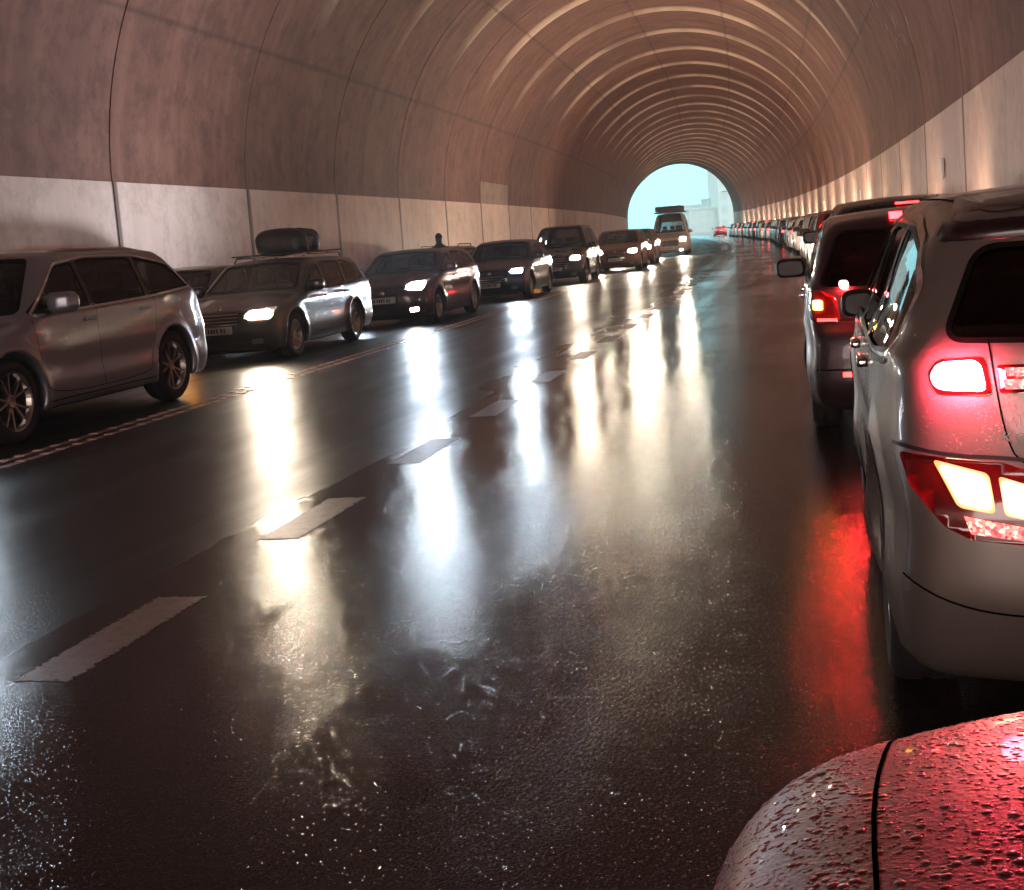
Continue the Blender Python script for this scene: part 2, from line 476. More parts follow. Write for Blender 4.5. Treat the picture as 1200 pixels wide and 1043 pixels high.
def rounded_box_f(c, h, r, rot=0):
    def f(x, y, z):
        q = [np.abs(x - c[0]) - h[0] + r, np.abs(y - c[1]) - h[1] + r, np.abs(z - c[2]) - h[2] + r]
        return np.sqrt(sum(np.maximum(a, 0) ** 2 for a in q)) + np.minimum(np.maximum(np.maximum(q[0], q[1]), q[2]), 0) - r
    return f

def make_car(name, label, cat, P, group=None):
    """P: dict of numbers and options; returns the root Empty"""
    L, Wd, H = P['L'], P['W'], P['H']
    hl = L / 2; hi = P.get('detail', 1)
    wsb, wst = P['ws']; rtx = P['roof_end']; hh = P['hood']; belt = P['belt']
    top = P.get('top') or [(-hl - .1, H - P.get('rdrop', .12)), (rtx, H - .04), (rtx + .5, H - .01), (0, H), (wst - .25, H - .01), (wst, H - .05), (wsb, hh + .02), (wsb + .25, hh - .01), (hl - .35, hh - .12), (hl, hh - .22)]
    xf = P.get('xf') or [(.15, hl - .12), (.3, hl - .03), (.45, hl), (.6, hl - .01), (hh - .18, hl - .06), (hh - .05, hl - .2), (H, hl - .2)]
    xr = P['xr']
    B = Body(L, Wd, H, top, xf, xr, P['wb'], P['fo'], P['wr'], belt, P.get('bot', .2), P.get('tum', .28), P.get('cf', .24), P.get('cr', .14), P.get('rk', .10), arch=P.get('arch', .05), flare=P.get('flare', .02))
    root = empty(name); tag(root, label, cat, group)
    h = P.get('h', .035)
    V, F = surface_nets(B.f, (-hl - .15, -Wd / 2 - .1, 0.03), (hl + .15, Wd / 2 + .1, H + .1), h)
    V = newton(B.f, V)
    me = mesh('body', V, F)
    bm_ = P['paint']
    # windows
    T = B.T
    zb = lambda x: B.belt(x) + .035
    slope = (hh + .02 - (H - .05)) / (wsb - wst)
    zr = P.get('win_top', H - .13)
    xfl = wsb - .12 - P.get('dlo_f', 0.0); 
    xfu = wst - .12
    dlo = P.get('dlo') or [(xfl, zb(xfl)), (xfu, zr), (0, zr + .01), (rtx + P.get('rq', .35), zr - .02), (P.get('rlx', -hl + .5), zb(-hl) + .02)]
    cuts = P.get('pillars', [.15, -.85])
    lean = .06
    panes = []
    xs = [9] + cuts + [-9]
    for a, b in zip(xs, xs[1:]):
        q = dlo
        if a < 9: q = clip_poly(q, 1, lean, a - .035 + lean * 1.1)
        if b > -9: q = clip_poly(q, -1, -lean, -(b + .035 + lean * 1.1))
        if len(q) >= 3: panes.append(round_poly(q, .045, 3))
    wins = []
    for sd in 'LR':
        for q in panes: wins.append((sd, q))
    wsz0, wsz1 = hh + .06, H - .10
    def hwf(z, x): return float(B.hw(np.array([x]), np.array([z]))[0])
    yb, yt = hwf(wsz0, wsb - .1) - .10, hwf(wsz1, wst) - .13
    ws = round_poly([(-yb, wsz0), (yb, wsz0), (yt, wsz1), (0, wsz1 + .025), (-yt, wsz1)], .05, 3)
    rz0, rz1 = P.get('rear_z', (belt[1] + .06, H - .13)); ry = P.get('rear_in', .12)
    xr0 = float(B.XR(rz0)) + .15; xr1 = float(B.XR(rz1)) + .15
    yb2, yt2 = hwf(rz0, xr0) - ry, hwf(rz1, xr1) - ry - .04
    rw = round_poly([(-yb2, rz0), (0, rz0 - .02), (yb2, rz0), (yt2, rz1), (-yt2, rz1)], P.get('rear_r', .07), 7)
    wins += [('F', ws), ('B', rw)]
    if not P.get('solid'): cut_windows(me, wins)
    body = link('body', me, bm_, root)
    gm = P.get('glass', M['glass'])
    # interior lining
    if not P.get('solid'):
        n = len(me.vertices); co = np.empty(n * 3); no = np.empty(n * 3)
        me.vertices.foreach_get('co', co); me.vertices.foreach_get('normal', no)
        Q = co.reshape(-1, 3) - .022 * no.reshape(-1, 3)
        fs = [tuple(p.vertices)[::-1] for p in me.polygons if p.center.z > .35 and (hh * .8 < p.center.z or abs(p.center.x) < hl * .6)]
        o = link('interior_trim', mesh('interior_trim', Q, fs), M['trim'], root)
        sm = MB()
        rowx = [P.get('seatx', .0), P.get('seatx', .0) - .85]
        seat_objs = []
        for i, rx in enumerate(rowx):
            for sy in ((-.37, .37) if i == 0 else (-.42, 0, .42)):
                s_ = MB(); bz = P.get('seatz', .45)
                s_.box(rx - .22, rx + .28, sy - .23 if i == 0 else sy - .2, sy + .23 if i == 0 else sy + .2, bz - .06, bz + .10, .04)
                s_.box(-.07, .07, -.22 if i == 0 else -.2, .22 if i == 0 else .2, 0, .62, .05, Matrix.Translation((rx - .25, sy, bz + .05)) @ Matrix.Rotation(R(-16), 4, 'Y'))
                st = s_.build('seat', M['cloth'], root, True)
                hd = MB(); hd.box(-.05, .05, -.13, .13, .64, .82, .04, Matrix.Translation((rx - .27, sy, bz + .05)) @ Matrix.Rotation(R(-14), 4, 'Y'))
                hd.build('headrest', M['cloth'], st, True)
        db = MB(); db.box(wsb - .75, wsb - .2, -Wd / 2 + .2, Wd / 2 - .2, hh - .3, hh - .02, .08); db.build('dashboard', M['trim'], root, True)
        sw = MB(); c0 = Vector((wsb - .80, .37, hh - .08)); ring = []
        for k in range(21):
            a = 2 * math.pi * k / 20; ring.append((c0 + Vector((math.sin(a) * .06, math.cos(a) * .18, math.sin(a) * .17)))[:])
        sw.tube(ring, .014, 6, False); sw.build('steering_wheel', M['dark'], root, True)
    # panes
    off = -.006
    for sd in 'LR':
        for q in panes:
            w = patch(B, q, sd, off, .12).build('side_window', P.get('glass_side', gm), root, True)
            strip(B, q, P.get('seal', .02), sd, .0015, True, None, .06).build('window_seal', M['seal'], root, True)
        if P.get('chrome_dlo'):
            c_ = MB(); strip(B, round_poly(offset_poly(dlo, .028), .07, 5), .02, sd, .006, True, c_, .05); c_.build('window_trim', P['chrome_dlo'], root, True)
        # pillars black
        for c in cuts:
            z0, z1 = zb(c) + .01, zr - .005
            patch(B, [(c - .04, z0), (c + .04, z0), (c + .04 - lean * (z1 - z0), z1), (c - .04 - lean * (z1 - z0), z1)][::1], sd, .0025, .12).build('door_pillar', M['gloss_black'], root, True)
    patch(B, ws, 'F', off, .10).build('windscreen', gm, root, True)
    m_ = MB(); strip(B, ws, .03, 'F', .0015, True, m_, .06); m_.build('windscreen_seal', M['seal'], root, True)
    patch(B, rw, 'B', off, .08).build('rear_window', P.get('glass_rear', gm), root, True)
    m_ = MB(); strip(B, rw, P.get('seal', .03), 'B', .0015, True, m_, .06); m_.build('rear_window_seal', M['seal'], root, True)
    # panel gaps + sills + arches
    if hi:
        def gap(path, w, side): strip(B, path, w, side, .0012).build('panel_gap', M['gap'], root)
        for sd in 'LR':
            x1 = xfl - .18; x2 = cuts[0] - .02; x3 = cuts[-1] - .08 if len(cuts) > 1 else cuts[0] - .9
            x3 = P.get('rear_door_x', x3)
            zs = P.get('bot', .2) + .12
            gap([(x1 + .05, zb(x1) - .05), (x1, zs + .25), (x1 - .02, zs), (x3 + .24, zs), (x3 + .22, zs + .14), (x3 - .05, zb(x3) - .2), (x3 + .02, zb(x3))], .007, sd)
            gap([(x2, zb(x2)), (x2 + .02, zs + .2), (x2, zs + .005)], .007, sd)
        yw = Wd / 2 - .22
        gap([(-yw + .02, hh - .2), (-.4, hh - .235), (.4, hh - .235), (yw - .02, hh - .2)], .008, 'F')
        for sd in 'LR':
            hnd = MB()
            for hx in (x2 + .14, x3 + .22):
                hz = zb(hx) - .13
                Q, gg, ok = B.proj([to3(sd, hx, hz)[0]], to3(sd, 0, 0)[1]); q = Q[0]; sgn = 1 if sd == 'L' else -1
                hb = MB(); hb.box(q[0] - .10, q[0] + .10, q[1] - .005 if sgn > 0 else q[1] - .035, q[1] + .035 if sgn > 0 else q[1] + .005, q[2] - .016, q[2] + .016, .012)
                hb.build('door_handle', P.get('handle', bm_), root, True)
        if P.get('cladding'):
            for sd in 'LR':
                cl = MB()
                strip(B, [(B.xa[0] - B.ra - .02, P.get('bot', .2) + .09), (B.xa[1] + B.ra + .02, P.get('bot', .2) + .09)], .15, sd, .006, False, cl, .08)
                for a in B.xa:
                    arc = [(a + (B.ra + .02) * math.cos(t), B.wr + (B.ra + .02) * math.sin(t)) for t in np.linspace(R(-12), R(192), 30)]
                    strip(B, arc, .045, sd, .004, False, cl, .05)
                cl.build('cladding', M['dark'], root, True)
        for sd in 'LR':
            sl2 = MB()
            strip(B, [(B.xa[0] - B.ra - .01, P.get('bot', .2) + .045), (B.xa[1] + B.ra + .01, P.get('bot', .2) + .045)], .07, sd, .003, False, sl2, .1)
            sl2.build('sill', M['dark'], root, True)
    # mirrors
    if P.get('mirror', True):
        for sgn in (1, -1):
            if P.get('mirror') == 'R' and sgn > 0: continue
            mx = wsb - P.get('mir_x', .42); mz = zb(mx) + .06 + P.get('mir_dz', 0); my = hwf(mz, mx) - P.get('mir_in', 0)
            ms = P.get('mir_s', 1.)
            fb = rounded_box_f((0, 0, 0), (.075 * ms, .13 * ms, .085 * ms), .06 * ms)
            def fm(x, y, z, fb=fb): return fb(x + .25 * np.abs(y), y, z)
            o = implicit('mirror', fm, (-.15 * ms - .05, -.2 * ms, -.15 * ms), (.15 * ms + .05, .2 * ms, .15 * ms), .022, P.get('mirmat', bm_), root)
            o.location = (mx, sgn * (my + .15 * ms), mz + .02)
            gmb = MB(); V_ = []
            n_ = 16
            for k in range(n_): V_.append((-.078 * ms - .0, .105 * ms * math.copysign(abs(math.cos(2 * math.pi * k / n_)) ** .6, math.cos(2 * math.pi * k / n_)), .062 * ms * math.copysign(abs(math.sin(2 * math.pi * k / n_)) ** .6, math.sin(2 * math.pi * k / n_))))
            V_ = [(x - .030 * ms, y, z) for x, y, z in V_]
            V_.append((-.108 * ms, 0, 0)); gmb.add(V_, [(k, (k + 1) % n_, n_) for k in range(n_)])
            gmb.build('mirror_glass', M['mirror_dark'], o)
            st = MB(); st.box(mx - .03, mx + .03, sgn * my - .06, sgn * my + .1, mz - .055, mz - .02, .01); st.build('mirror_arm', M['dark'], root)
    for a in B.xa:
        for sgn in (1, -1):
            wheel(root, a, sgn * (Wd / 2 - P.get('tw', .22) / 2 - .025), P['wr'], P.get('tw', .22), sgn, P.get('spokes', 5), P.get('rimmat'), P.get('rr', .68), hi)
    # underbody: dark box so no light leaks
    ub = MB(); ub.box(-hl + .35, hl - .35, -Wd / 2 + .30, Wd / 2 - .30, P.get('bot', .2) - .05, P.get('bot', .2) + .14, .03); ub.build('underbody', M['dark'], root)
    return root, B, dict(ws=ws, rw=rw, hw=hwf, dlo=dlo, zb=zb)

def front_set(B, root, P, lampmat, grille=(.35, .48, .68), lampy=(.42, .80), lampz=(.60, .72), inner=None, off=False, emblem=True, fog=None, drl=None, platez=.42, drop=.02, one_side=None):
    """headlamps, grille, bumper opening, number plate"""
    gw, gz0, gz1 = grille
    g = round_poly([(-gw, gz0 + .02), (-gw * .8, gz0), (gw * .8, gz0), (gw, gz0 + .02), (gw * 1.06, gz1), (-gw * 1.06, gz1)], .03, 3)
    patch(B, g, 'F', .002, .07).build('grille', M['gloss_black'], root, True)
    sl_ = MB()
    for k in range(4):
        z = gz0 + (gz1 - gz0) * (k + .7) / 4.6; strip(B, [(-gw * .97, z), (gw * .97, z)], .012, 'F', .012, False, sl_, .08)
    sl_.build('grille_bar', M['chrome'] if P.get('chrome_grille', True) else M['dark'], root, True)
    lo = round_poly([(-.55, .22), (.55, .22), (.62, .33), (-.62, .33)], .03, 3)
    patch(B, lo, 'F', .002, .08).build('lower_intake', M['dark'], root, True)
    for s in (1, -1):
        y0, y1 = lampy; z0, z1 = lampz
        q = [(y0, z0 + drop), (y1 - .05, z0), (y1, z0 + .05), (y1, z1 + .03), (y0 + .06, z1), (y0, z1 - .05)]
        q = q if s > 0 else mirror_poly(q)
        hsg = patch(B, round_poly(q, .02, 2), 'F', .003, .05, .006).build('headlamp', M['lens_clear'], root, True)
        if not off and (one_side is None or one_side == s):
            i0, i1, j0, j1 = inner or (.15, .9, .12, .9)
            a0, a1 = y0 + (y1 - y0) * i0, y0 + (y1 - y0) * i1; b0, b1 = z0 + (z1 - z0) * j0, z0 + (z1 - z0) * j1
            q2 = round_poly([(a0, b0), (a1, b0), (a1, b1), (a0, b1)], .03, 3); q2 = q2 if s > 0 else mirror_poly(q2)
            patch(B, q2, 'F', .009, .05).build('lit_bulb', lampmat, hsg, True)
        if drl:
            d = MB(); pth = [(y0 + .02, z0 + drop - .005), (y1 - .06, z0 + .005), (y1 - .015, z0 + .06)]
            strip(B, [(a * s, b) for a, b in pth], .018, 'F', .011, False, d, .03); d.build('lit_side_lamp', drl, hsg, True)
        fq = round_poly([(.52 * s, .27), (.68 * s, .28), (.68 * s, .36), (.52 * s, .35)], .03, 3)
        patch(B, fq, 'F', .004, .05).build('fog_lamp', fog if (fog and s > 0) else M['lens_clear'], root, True)
    px = float(B.XF(platez)) + .015
    pl = MB(); pl.box(px - .02, px, -.26, .26, platez - .055, platez + .055, .004); p_ = pl.build('number_plate', M['plate'], root)
    tx = MB()
    for k, yy in enumerate((-.20, -.155, -.10, -.055, -.01, .035, .10, .15)): tx.box(px, px + .002, yy - .014, yy + .010 if k % 3 else yy + .016, platez - .032, platez + .032)
    tx.build('plate_characters', M['ink'], p_)
    if emblem:
        ez = gz1 + .035 if P.get('emb_hi', 1) else (gz0 + gz1) / 2
        Q, gg, ok = B.proj([to3('F', 0, ez)[0]], (-1, 0, 0), 6, 160); q = Q[0]
        e_ = MB(); e_.lathe_y([(.001, .012), (.035, .012), (.045, .006), (.047, 0)], 20)
        o = e_.build('badge', M['chrome'], root, True); o.location = q; o.rotation_euler = (0, R(-25), R(-90))
def rear_set(B, root, P, lampy=(.55, .80), lampz=(.80, .98), on=None, platez=.75, third=True, ind=None):
    for s in (1, -1):
        y0, y1 = lampy; z0, z1 = lampz
        q = round_poly([(y0, z0), (y1, z0 - .01), (y1, z1 + .01), (y0, z1)], .03, 3); q = q if s > 0 else mirror_poly(q)
        hs = patch(B, q, 'B', .004, .05, .006).build('tail_lamp', M['lens_red_off'], root, True)
        if on:
            q2 = round_poly([(y0 + .03, z0 + .03), (y1 - .05, z0 + .03), (y1 - .05, z1 - .03), (y0 + .03, z1 - .03)], .02, 2); q2 = q2 if s > 0 else mirror_poly(q2)
            patch(B, q2, 'B', .011, .05).build('lit_bulb', on, hs, True)
        if ind and s in ind:
            q3 = round_poly([(y0 + .03, z0 - .07), (y1 - .05, z0 - .07), (y1 - .05, z0 - .01), (y0 + .03, z0 - .01)], .02, 2); q3 = q3 if s > 0 else mirror_poly(q3)
            patch(B, q3, 'B', .006, .05).build('lit_indicator', M['amber'], hs, True)
    px = float(B.XR(platez)) - .012
    pl = MB(); pl.box(px, px + .03, -.26, .26, platez - .055, platez + .055, .004); pl.build('number_plate', M['plate'], root)
    if third:
        z = P['H'] - .10
        q = round_poly([(-.13, z - .012), (.13, z - .012), (.13, z + .012), (-.13, z + .012)], .008, 2)
        patch(B, q, 'B', .006, .05).build('high_brake_lamp', on or M['lens_red_off'], root, True)
    bl = MB(); strip(B, [(-P['W'] / 2 + .2, .30), (P['W'] / 2 - .2, .30)], .14, 'B', .004, False, bl, .08); bl.build('bumper_trim', M['dark'], root, True)
def children(o): return [c for c in bpy.data.objects if c.parent == o]
def copy_tree(o, parent=None, kids=None, skip=()):
    if kids is None:
        kids = {}
        for c in bpy.data.objects:
            if c.parent: kids.setdefault(c.parent.name, []).append(c)
    c = o.copy(); COL.objects.link(c)
    if parent: c.parent = parent
    for ch in kids.get(o.name, []):
        if ch.name.split('.')[0] in skip: continue
        copy_tree(ch, c, kids, skip)
    return c

# the tunnel bends gently to the left
def bend(Y): return -max(0., Y - 7) ** 2 / 2340.
def heading(Y): return math.atan2(-max(0., Y - 7) * 2 / 2340., 1)   # dX/dY
def place(root, X, Y, facing, extra=0):
    """facing 'away' (+Y) or 'toward' us; X,Y is the car's centre; road bend is added"""
    root.location = (X + bend(Y), Y, 0)
    a = -heading(Y)
    root.rotation_euler = (0, 0, (math.pi / 2 if facing == 'away' else -math.pi / 2) + a + extra)
# ------------------------------------------------------------------ road
def wet_road():
    """one wet carriageway: smoother, duller film left of the lane line, coarser sparkling stone to the right"""
    m = mat('wet asphalt', (.012, .011, .011), .2, spec=.28)
    p = m.node_tree.nodes['Principled BSDF']; tc = N(m, 'ShaderNodeTexCoord'); co = tc.outputs['Object']; uv = N(m, 'ShaderNodeUVMap')
    def math_(op, a, b=None, c=None):
        n = N(m, 'ShaderNodeMath', operation=op)
        for i, v in enumerate((a, b, c)):
            if v is None: continue
            if isinstance(v, (int, float)): n.inputs[i].default_value = v
            else: LK(m, v, n.inputs[i])
        return n.outputs[0]
    def rng(v, a, b, c=0., d=1.):
        n = N(m, 'ShaderNodeMapRange'); LK(m, v, n.inputs[0]); n.inputs['From Min'].default_value = c; n.inputs['From Max'].default_value = d; n.inputs['To Min'].default_value = a; n.inputs['To Max'].default_value = b; return n.outputs[0]
    def mixf(f, a, b):
        n = N(m, 'ShaderNodeMix')
        for k, v in ((0, f), (2, a), (3, b)):
            if isinstance(v, (int, float)): n.inputs[k].default_value = v
            else: LK(m, v, n.inputs[k])
        return n.outputs[0]
    def noise(vec, **k):
        n = N(m, 'ShaderNodeTexNoise', **k); LK(m, vec, n.inputs['Vector']); return n.outputs[0]
    def mapped(src, sx, sy, rot=0):
        mp = N(m, 'ShaderNodeMapping'); mp.inputs['Scale'].default_value = (sx, sy, 1); mp.inputs['Rotation'].default_value = (0, 0, rot); LK(m, src, mp.inputs[0]); return mp.outputs[0]
    su = N(m, 'ShaderNodeSeparateXYZ'); LK(m, uv.outputs[0], su.inputs[0])      # u = metres across, v = metres along
    wob = noise(co, Scale=.9, Detail=6.0)
    side = rng(math_('MULTIPLY_ADD', wob, .9, su.outputs[0]), 0., 1., -3.1, -1.9)
    big = noise(mapped(co, 1, .45), Scale=.55, Detail=5.0, Roughness=.6)
    track = noise(mapped(uv.outputs[0], 1.5, .06), Scale=1.4, Detail=5.0)
    w = math_('MULTIPLY_ADD', track, .5, math_('MULTIPLY', big, .5))
    wet = rampn(m, w, [(.44, (0, 0, 0)), (.56, (1, 1, 1))]).outputs[0]
    LK(m, mixf(side, mixf(wet, .40, .31), mixf(wet, .175, .085)), p.inputs['Roughness'])
    agg = N(m, 'ShaderNodeTexVoronoi', Scale=105.0, feature='F1'); LK(m, co, agg.inputs['Vector'])
    a1 = math_('MULTIPLY_ADD', agg.outputs['Distance'], -1., noise(co, Scale=230.0, Detail=2.0))
    b1 = N(m, 'ShaderNodeBump', Distance=.0030); LK(m, mixf(side, mixf(wet, .34, .22), mixf(wet, .32, .13)), b1.inputs['Strength']); LK(m, a1, b1.inputs['Height'])
    b2 = N(m, 'ShaderNodeBump', Distance=.010, Strength=.07); LK(m, noise(mapped(co, .45, 1.7, .25), Scale=9.0, Detail=3.0), b2.inputs['Height']); LK(m, b1.outputs[0], b2.inputs['Normal'])
    fa = N(m, 'ShaderNodeTexVoronoi', Scale=330.0, feature='F1'); LK(m, co, fa.inputs['Vector'])
    sb = N(m, 'ShaderNodeVectorMath', operation='SUBTRACT'); LK(m, fa.outputs['Color'], sb.inputs[0]); sb.inputs[1].default_value = (.5, .5, .5)
    sx_ = N(m, 'ShaderNodeSeparateXYZ'); LK(m, fa.outputs['Color'], sx_.inputs[0])
    grains = math_('MULTIPLY', rng(sx_.outputs[2], 0., 1., .80, .84), mixf(side, .22, .45))
    sc_ = N(m, 'ShaderNodeVectorMath', operation='SCALE'); LK(m, sb.outputs[0], sc_.inputs[0]); LK(m, grains, sc_.inputs['Scale'])
    ad = N(m, 'ShaderNodeVectorMath', operation='ADD'); LK(m, b2.outputs[0], ad.inputs[0]); LK(m, sc_.outputs[0], ad.inputs[1])
    nm_ = N(m, 'ShaderNodeVectorMath', operation='NORMALIZE'); LK(m, ad.outputs[0], nm_.inputs[0]); LK(m, nm_.outputs[0], p.inputs['Normal'])
    cr = rampn(m, agg.outputs['Color'], [(0., (.005, .0045, .0045)), (.7, (.010, .009, .009)), (1., (.032, .029, .029))])
    # filled cracks and pavement seams
    ck = N(m, 'ShaderNodeTexVoronoi', Scale=.28, feature='DISTANCE_TO_EDGE'); LK(m, mapped(co, 1, .5), ck.inputs['Vector'])
    ckm = rampn(m, ck.outputs['Distance'], [(.0025, (.25, .25, .25)), (.006, (1, 1, 1))])
    q = N(m, 'ShaderNodeMix', data_type='RGBA', blend_type='MULTIPLY'); q.inputs[0].default_value = .8; LK(m, cr.outputs[0], q.inputs[6]); LK(m, ckm.outputs[0], q.inputs[7])
    LK(m, q.outputs[2], p.inputs['Base Color'])
    return m
M['road'] = wet_road()
def wet_paintmat(name, col, wear=.45, cut=.56):
    m = mat(name, col, .38); p = m.node_tree.nodes['Principled BSDF']; tc = N(m, 'ShaderNodeTexCoord')
    n = N(m, 'ShaderNodeTexNoise', Scale=22.0, Detail=8.0, Roughness=.7); LK(m, tc.outputs['Object'], n.inputs['Vector'])
    r = rampn(m, n.outputs[0], [(wear - .1, tuple(c * .45 for c in col)), (wear, tuple(c * .75 for c in col)), (.75, col)]); LK(m, r.outputs[0], p.inputs['Base Color'])
    # paint rubbed off down to the stone, ragged towards the rim
    uv = N(m, 'ShaderNodeUVMap'); sx = N(m, 'ShaderNodeSeparateXYZ'); LK(m, uv.outputs[0], sx.inputs[0]); ed = []
    for k in (0, 1):
        a = N(m, 'ShaderNodeMath', operation='PINGPONG'); a.inputs[1].default_value = .5; LK(m, sx.outputs[k], a.inputs[0]); b_ = N(m, 'ShaderNodeMath', operation='MULTIPLY'); b_.inputs[1].default_value = (.28, 1.1)[k]; LK(m, a.outputs[0], b_.inputs[0]); ed.append(b_.outputs[0])
    mn = N(m, 'ShaderNodeMath', operation='MINIMUM'); LK(m, ed[0], mn.inputs[0]); LK(m, ed[1], mn.inputs[1])
    n5 = N(m, 'ShaderNodeTexNoise', Scale=45.0, Detail=6.0, Roughness=.7); LK(m, tc.outputs['Object'], n5.inputs['Vector'])
    s1 = N(m, 'ShaderNodeMath', operation='MULTIPLY_ADD'); s1.inputs[1].default_value = 9.0; LK(m, mn.outputs[0], s1.inputs[0]); LK(m, n5.outputs[0], s1.inputs[2])
    s2 = N(m, 'ShaderNodeMath', operation='SUBTRACT'); LK(m, s1.outputs[0], s2.inputs[0]); s2.inputs[1].default_value = .24
    c1 = N(m, 'ShaderNodeMath', operation='MINIMUM'); LK(m, s2.outputs[0], c1.inputs[0]); c1.inputs[1].default_value = .62
    a2 = N(m, 'ShaderNodeMath', operation='MULTIPLY_ADD'); LK(m, n.outputs[0], a2.inputs[0]); a2.inputs[1].default_value = .5; LK(m, c1.outputs[0], a2.inputs[2])
    al = rampn(m, a2.outputs[0], [(cut, (0, 0, 0)), (cut + .10, (1, 1, 1))]); LK(m, al.outputs[0], p.inputs['Alpha'])
    v = N(m, 'ShaderNodeTexNoise', Scale=150.0, Detail=2.0); LK(m, tc.outputs['Object'], v.inputs['Vector'])
    b = N(m, 'ShaderNodeBump', Strength=.6, Distance=.003); LK(m, v.outputs[0], b.inputs['Height']); LK(m, b.outputs[0], p.inputs['Normal'])
    return m
M['line'] = wet_paintmat('worn road paint', (.36, .29, .25))
M['edge'] = wet_paintmat('worn edge red-lit', (.50, .31, .28), .45, .50)  # worn paint; pink tint stands for red tail-lamp light
Y0, Y1 = -18., 183.
def ribbon(name, x0, x1, ya, yb, z, m, step=3., kind='structure', both=False):
    """a strip of ground that follows the bend"""
    n = max(1, int((yb - ya) / step)); v = []; f = []
    for i in range(n + 1):
        y = ya + (yb - ya) * i / n; b = bend(y); v += [(x0 + b, y, z), (x1 + b, y, z)]
    for i in range(n): f.append((2 * i, 2 * i + 1, 2 * i + 3, 2 * i + 2))
    o = link(name, mesh(name, v, f), m, None, False); uvl = o.data.uv_layers.new(name='UVMap')
    for lp_ in o.data.loops: q_ = o.data.vertices[lp_.vertex_index].co; uvl.data[lp_.index].uv = (q_.x - bend(q_.y), q_.y)
    if kind: o['kind'] = kind
    return o
M['ground'] = mat('wet earth', (.10, .10, .09), .6, bump=(2, .5, .1))
g = MB(); g.add([(-2500, -2500, -.06), (2500, -2500, -.06), (2500, 2500, -.06), (-2500, 2500, -.06)], [(0, 1, 2, 3)]); tag(g.build('ground', M['ground']), kind='structure')
ribbon('road', -12.2, 2.4, -120, 420, 0., M['road'])
# dashes of the lane line
dy = [(3.92, 5.02), (6.07, 7.12), (8.22, 9.28), (10.4, 11.45), (12.75, 13.8), (14.95, 16.0)]
y = 17.15
while y < 175: dy.append((y, y + 1.08)); y += 2.2
for i, (a, b) in enumerate(dy):
    n = 3; v = []; f = []
    sk = .10
    for k in range(n + 1):
        yy = a + (b - a) * k / n; bb = bend(yy); v += [(-2.92 + bb, yy, .0015), (-2.67 + bb, yy, .0015)]
    for k in range(n): f.append((2 * k, 2 * k + 1, 2 * k + 3, 2 * k + 2))
    o = link('lane_marking', mesh('lane_marking', v, f), M['line'], None, False); o['kind'] = 'structure'; uvl = o.data.uv_layers.new(name='UVMap')
    for lp_ in o.data.loops: q_ = o.data.vertices[lp_.vertex_index].co; uvl.data[lp_.index].uv = ((q_.x - bend(q_.y) + 2.92) / .25, (q_.y - a) / (b - a))
for x in (-6.53, -6.33):
    ribbon('edge_line', x - .05, x + .05, -18, 183, .002, M['edge'])
# rumble ribs standing on the edge lines close to us
rb = MB(); rnd_ = random.Random(2)
for x in (-6.53, -6.33):
    yy = 6.0
    while yy < 46:
        b = bend(yy); rb.box(x + b - .045, x + b + .045, yy, yy + .07, .001, .010, .003); yy += rnd_.uniform(.2, .34)
M['rib'] = mat('rib red-lit', (.5, .36, .33), .35)  # red lamp light tinted into the rib colour
tag(rb.build('edge_line_ribs', M['rib']), kind='structure')

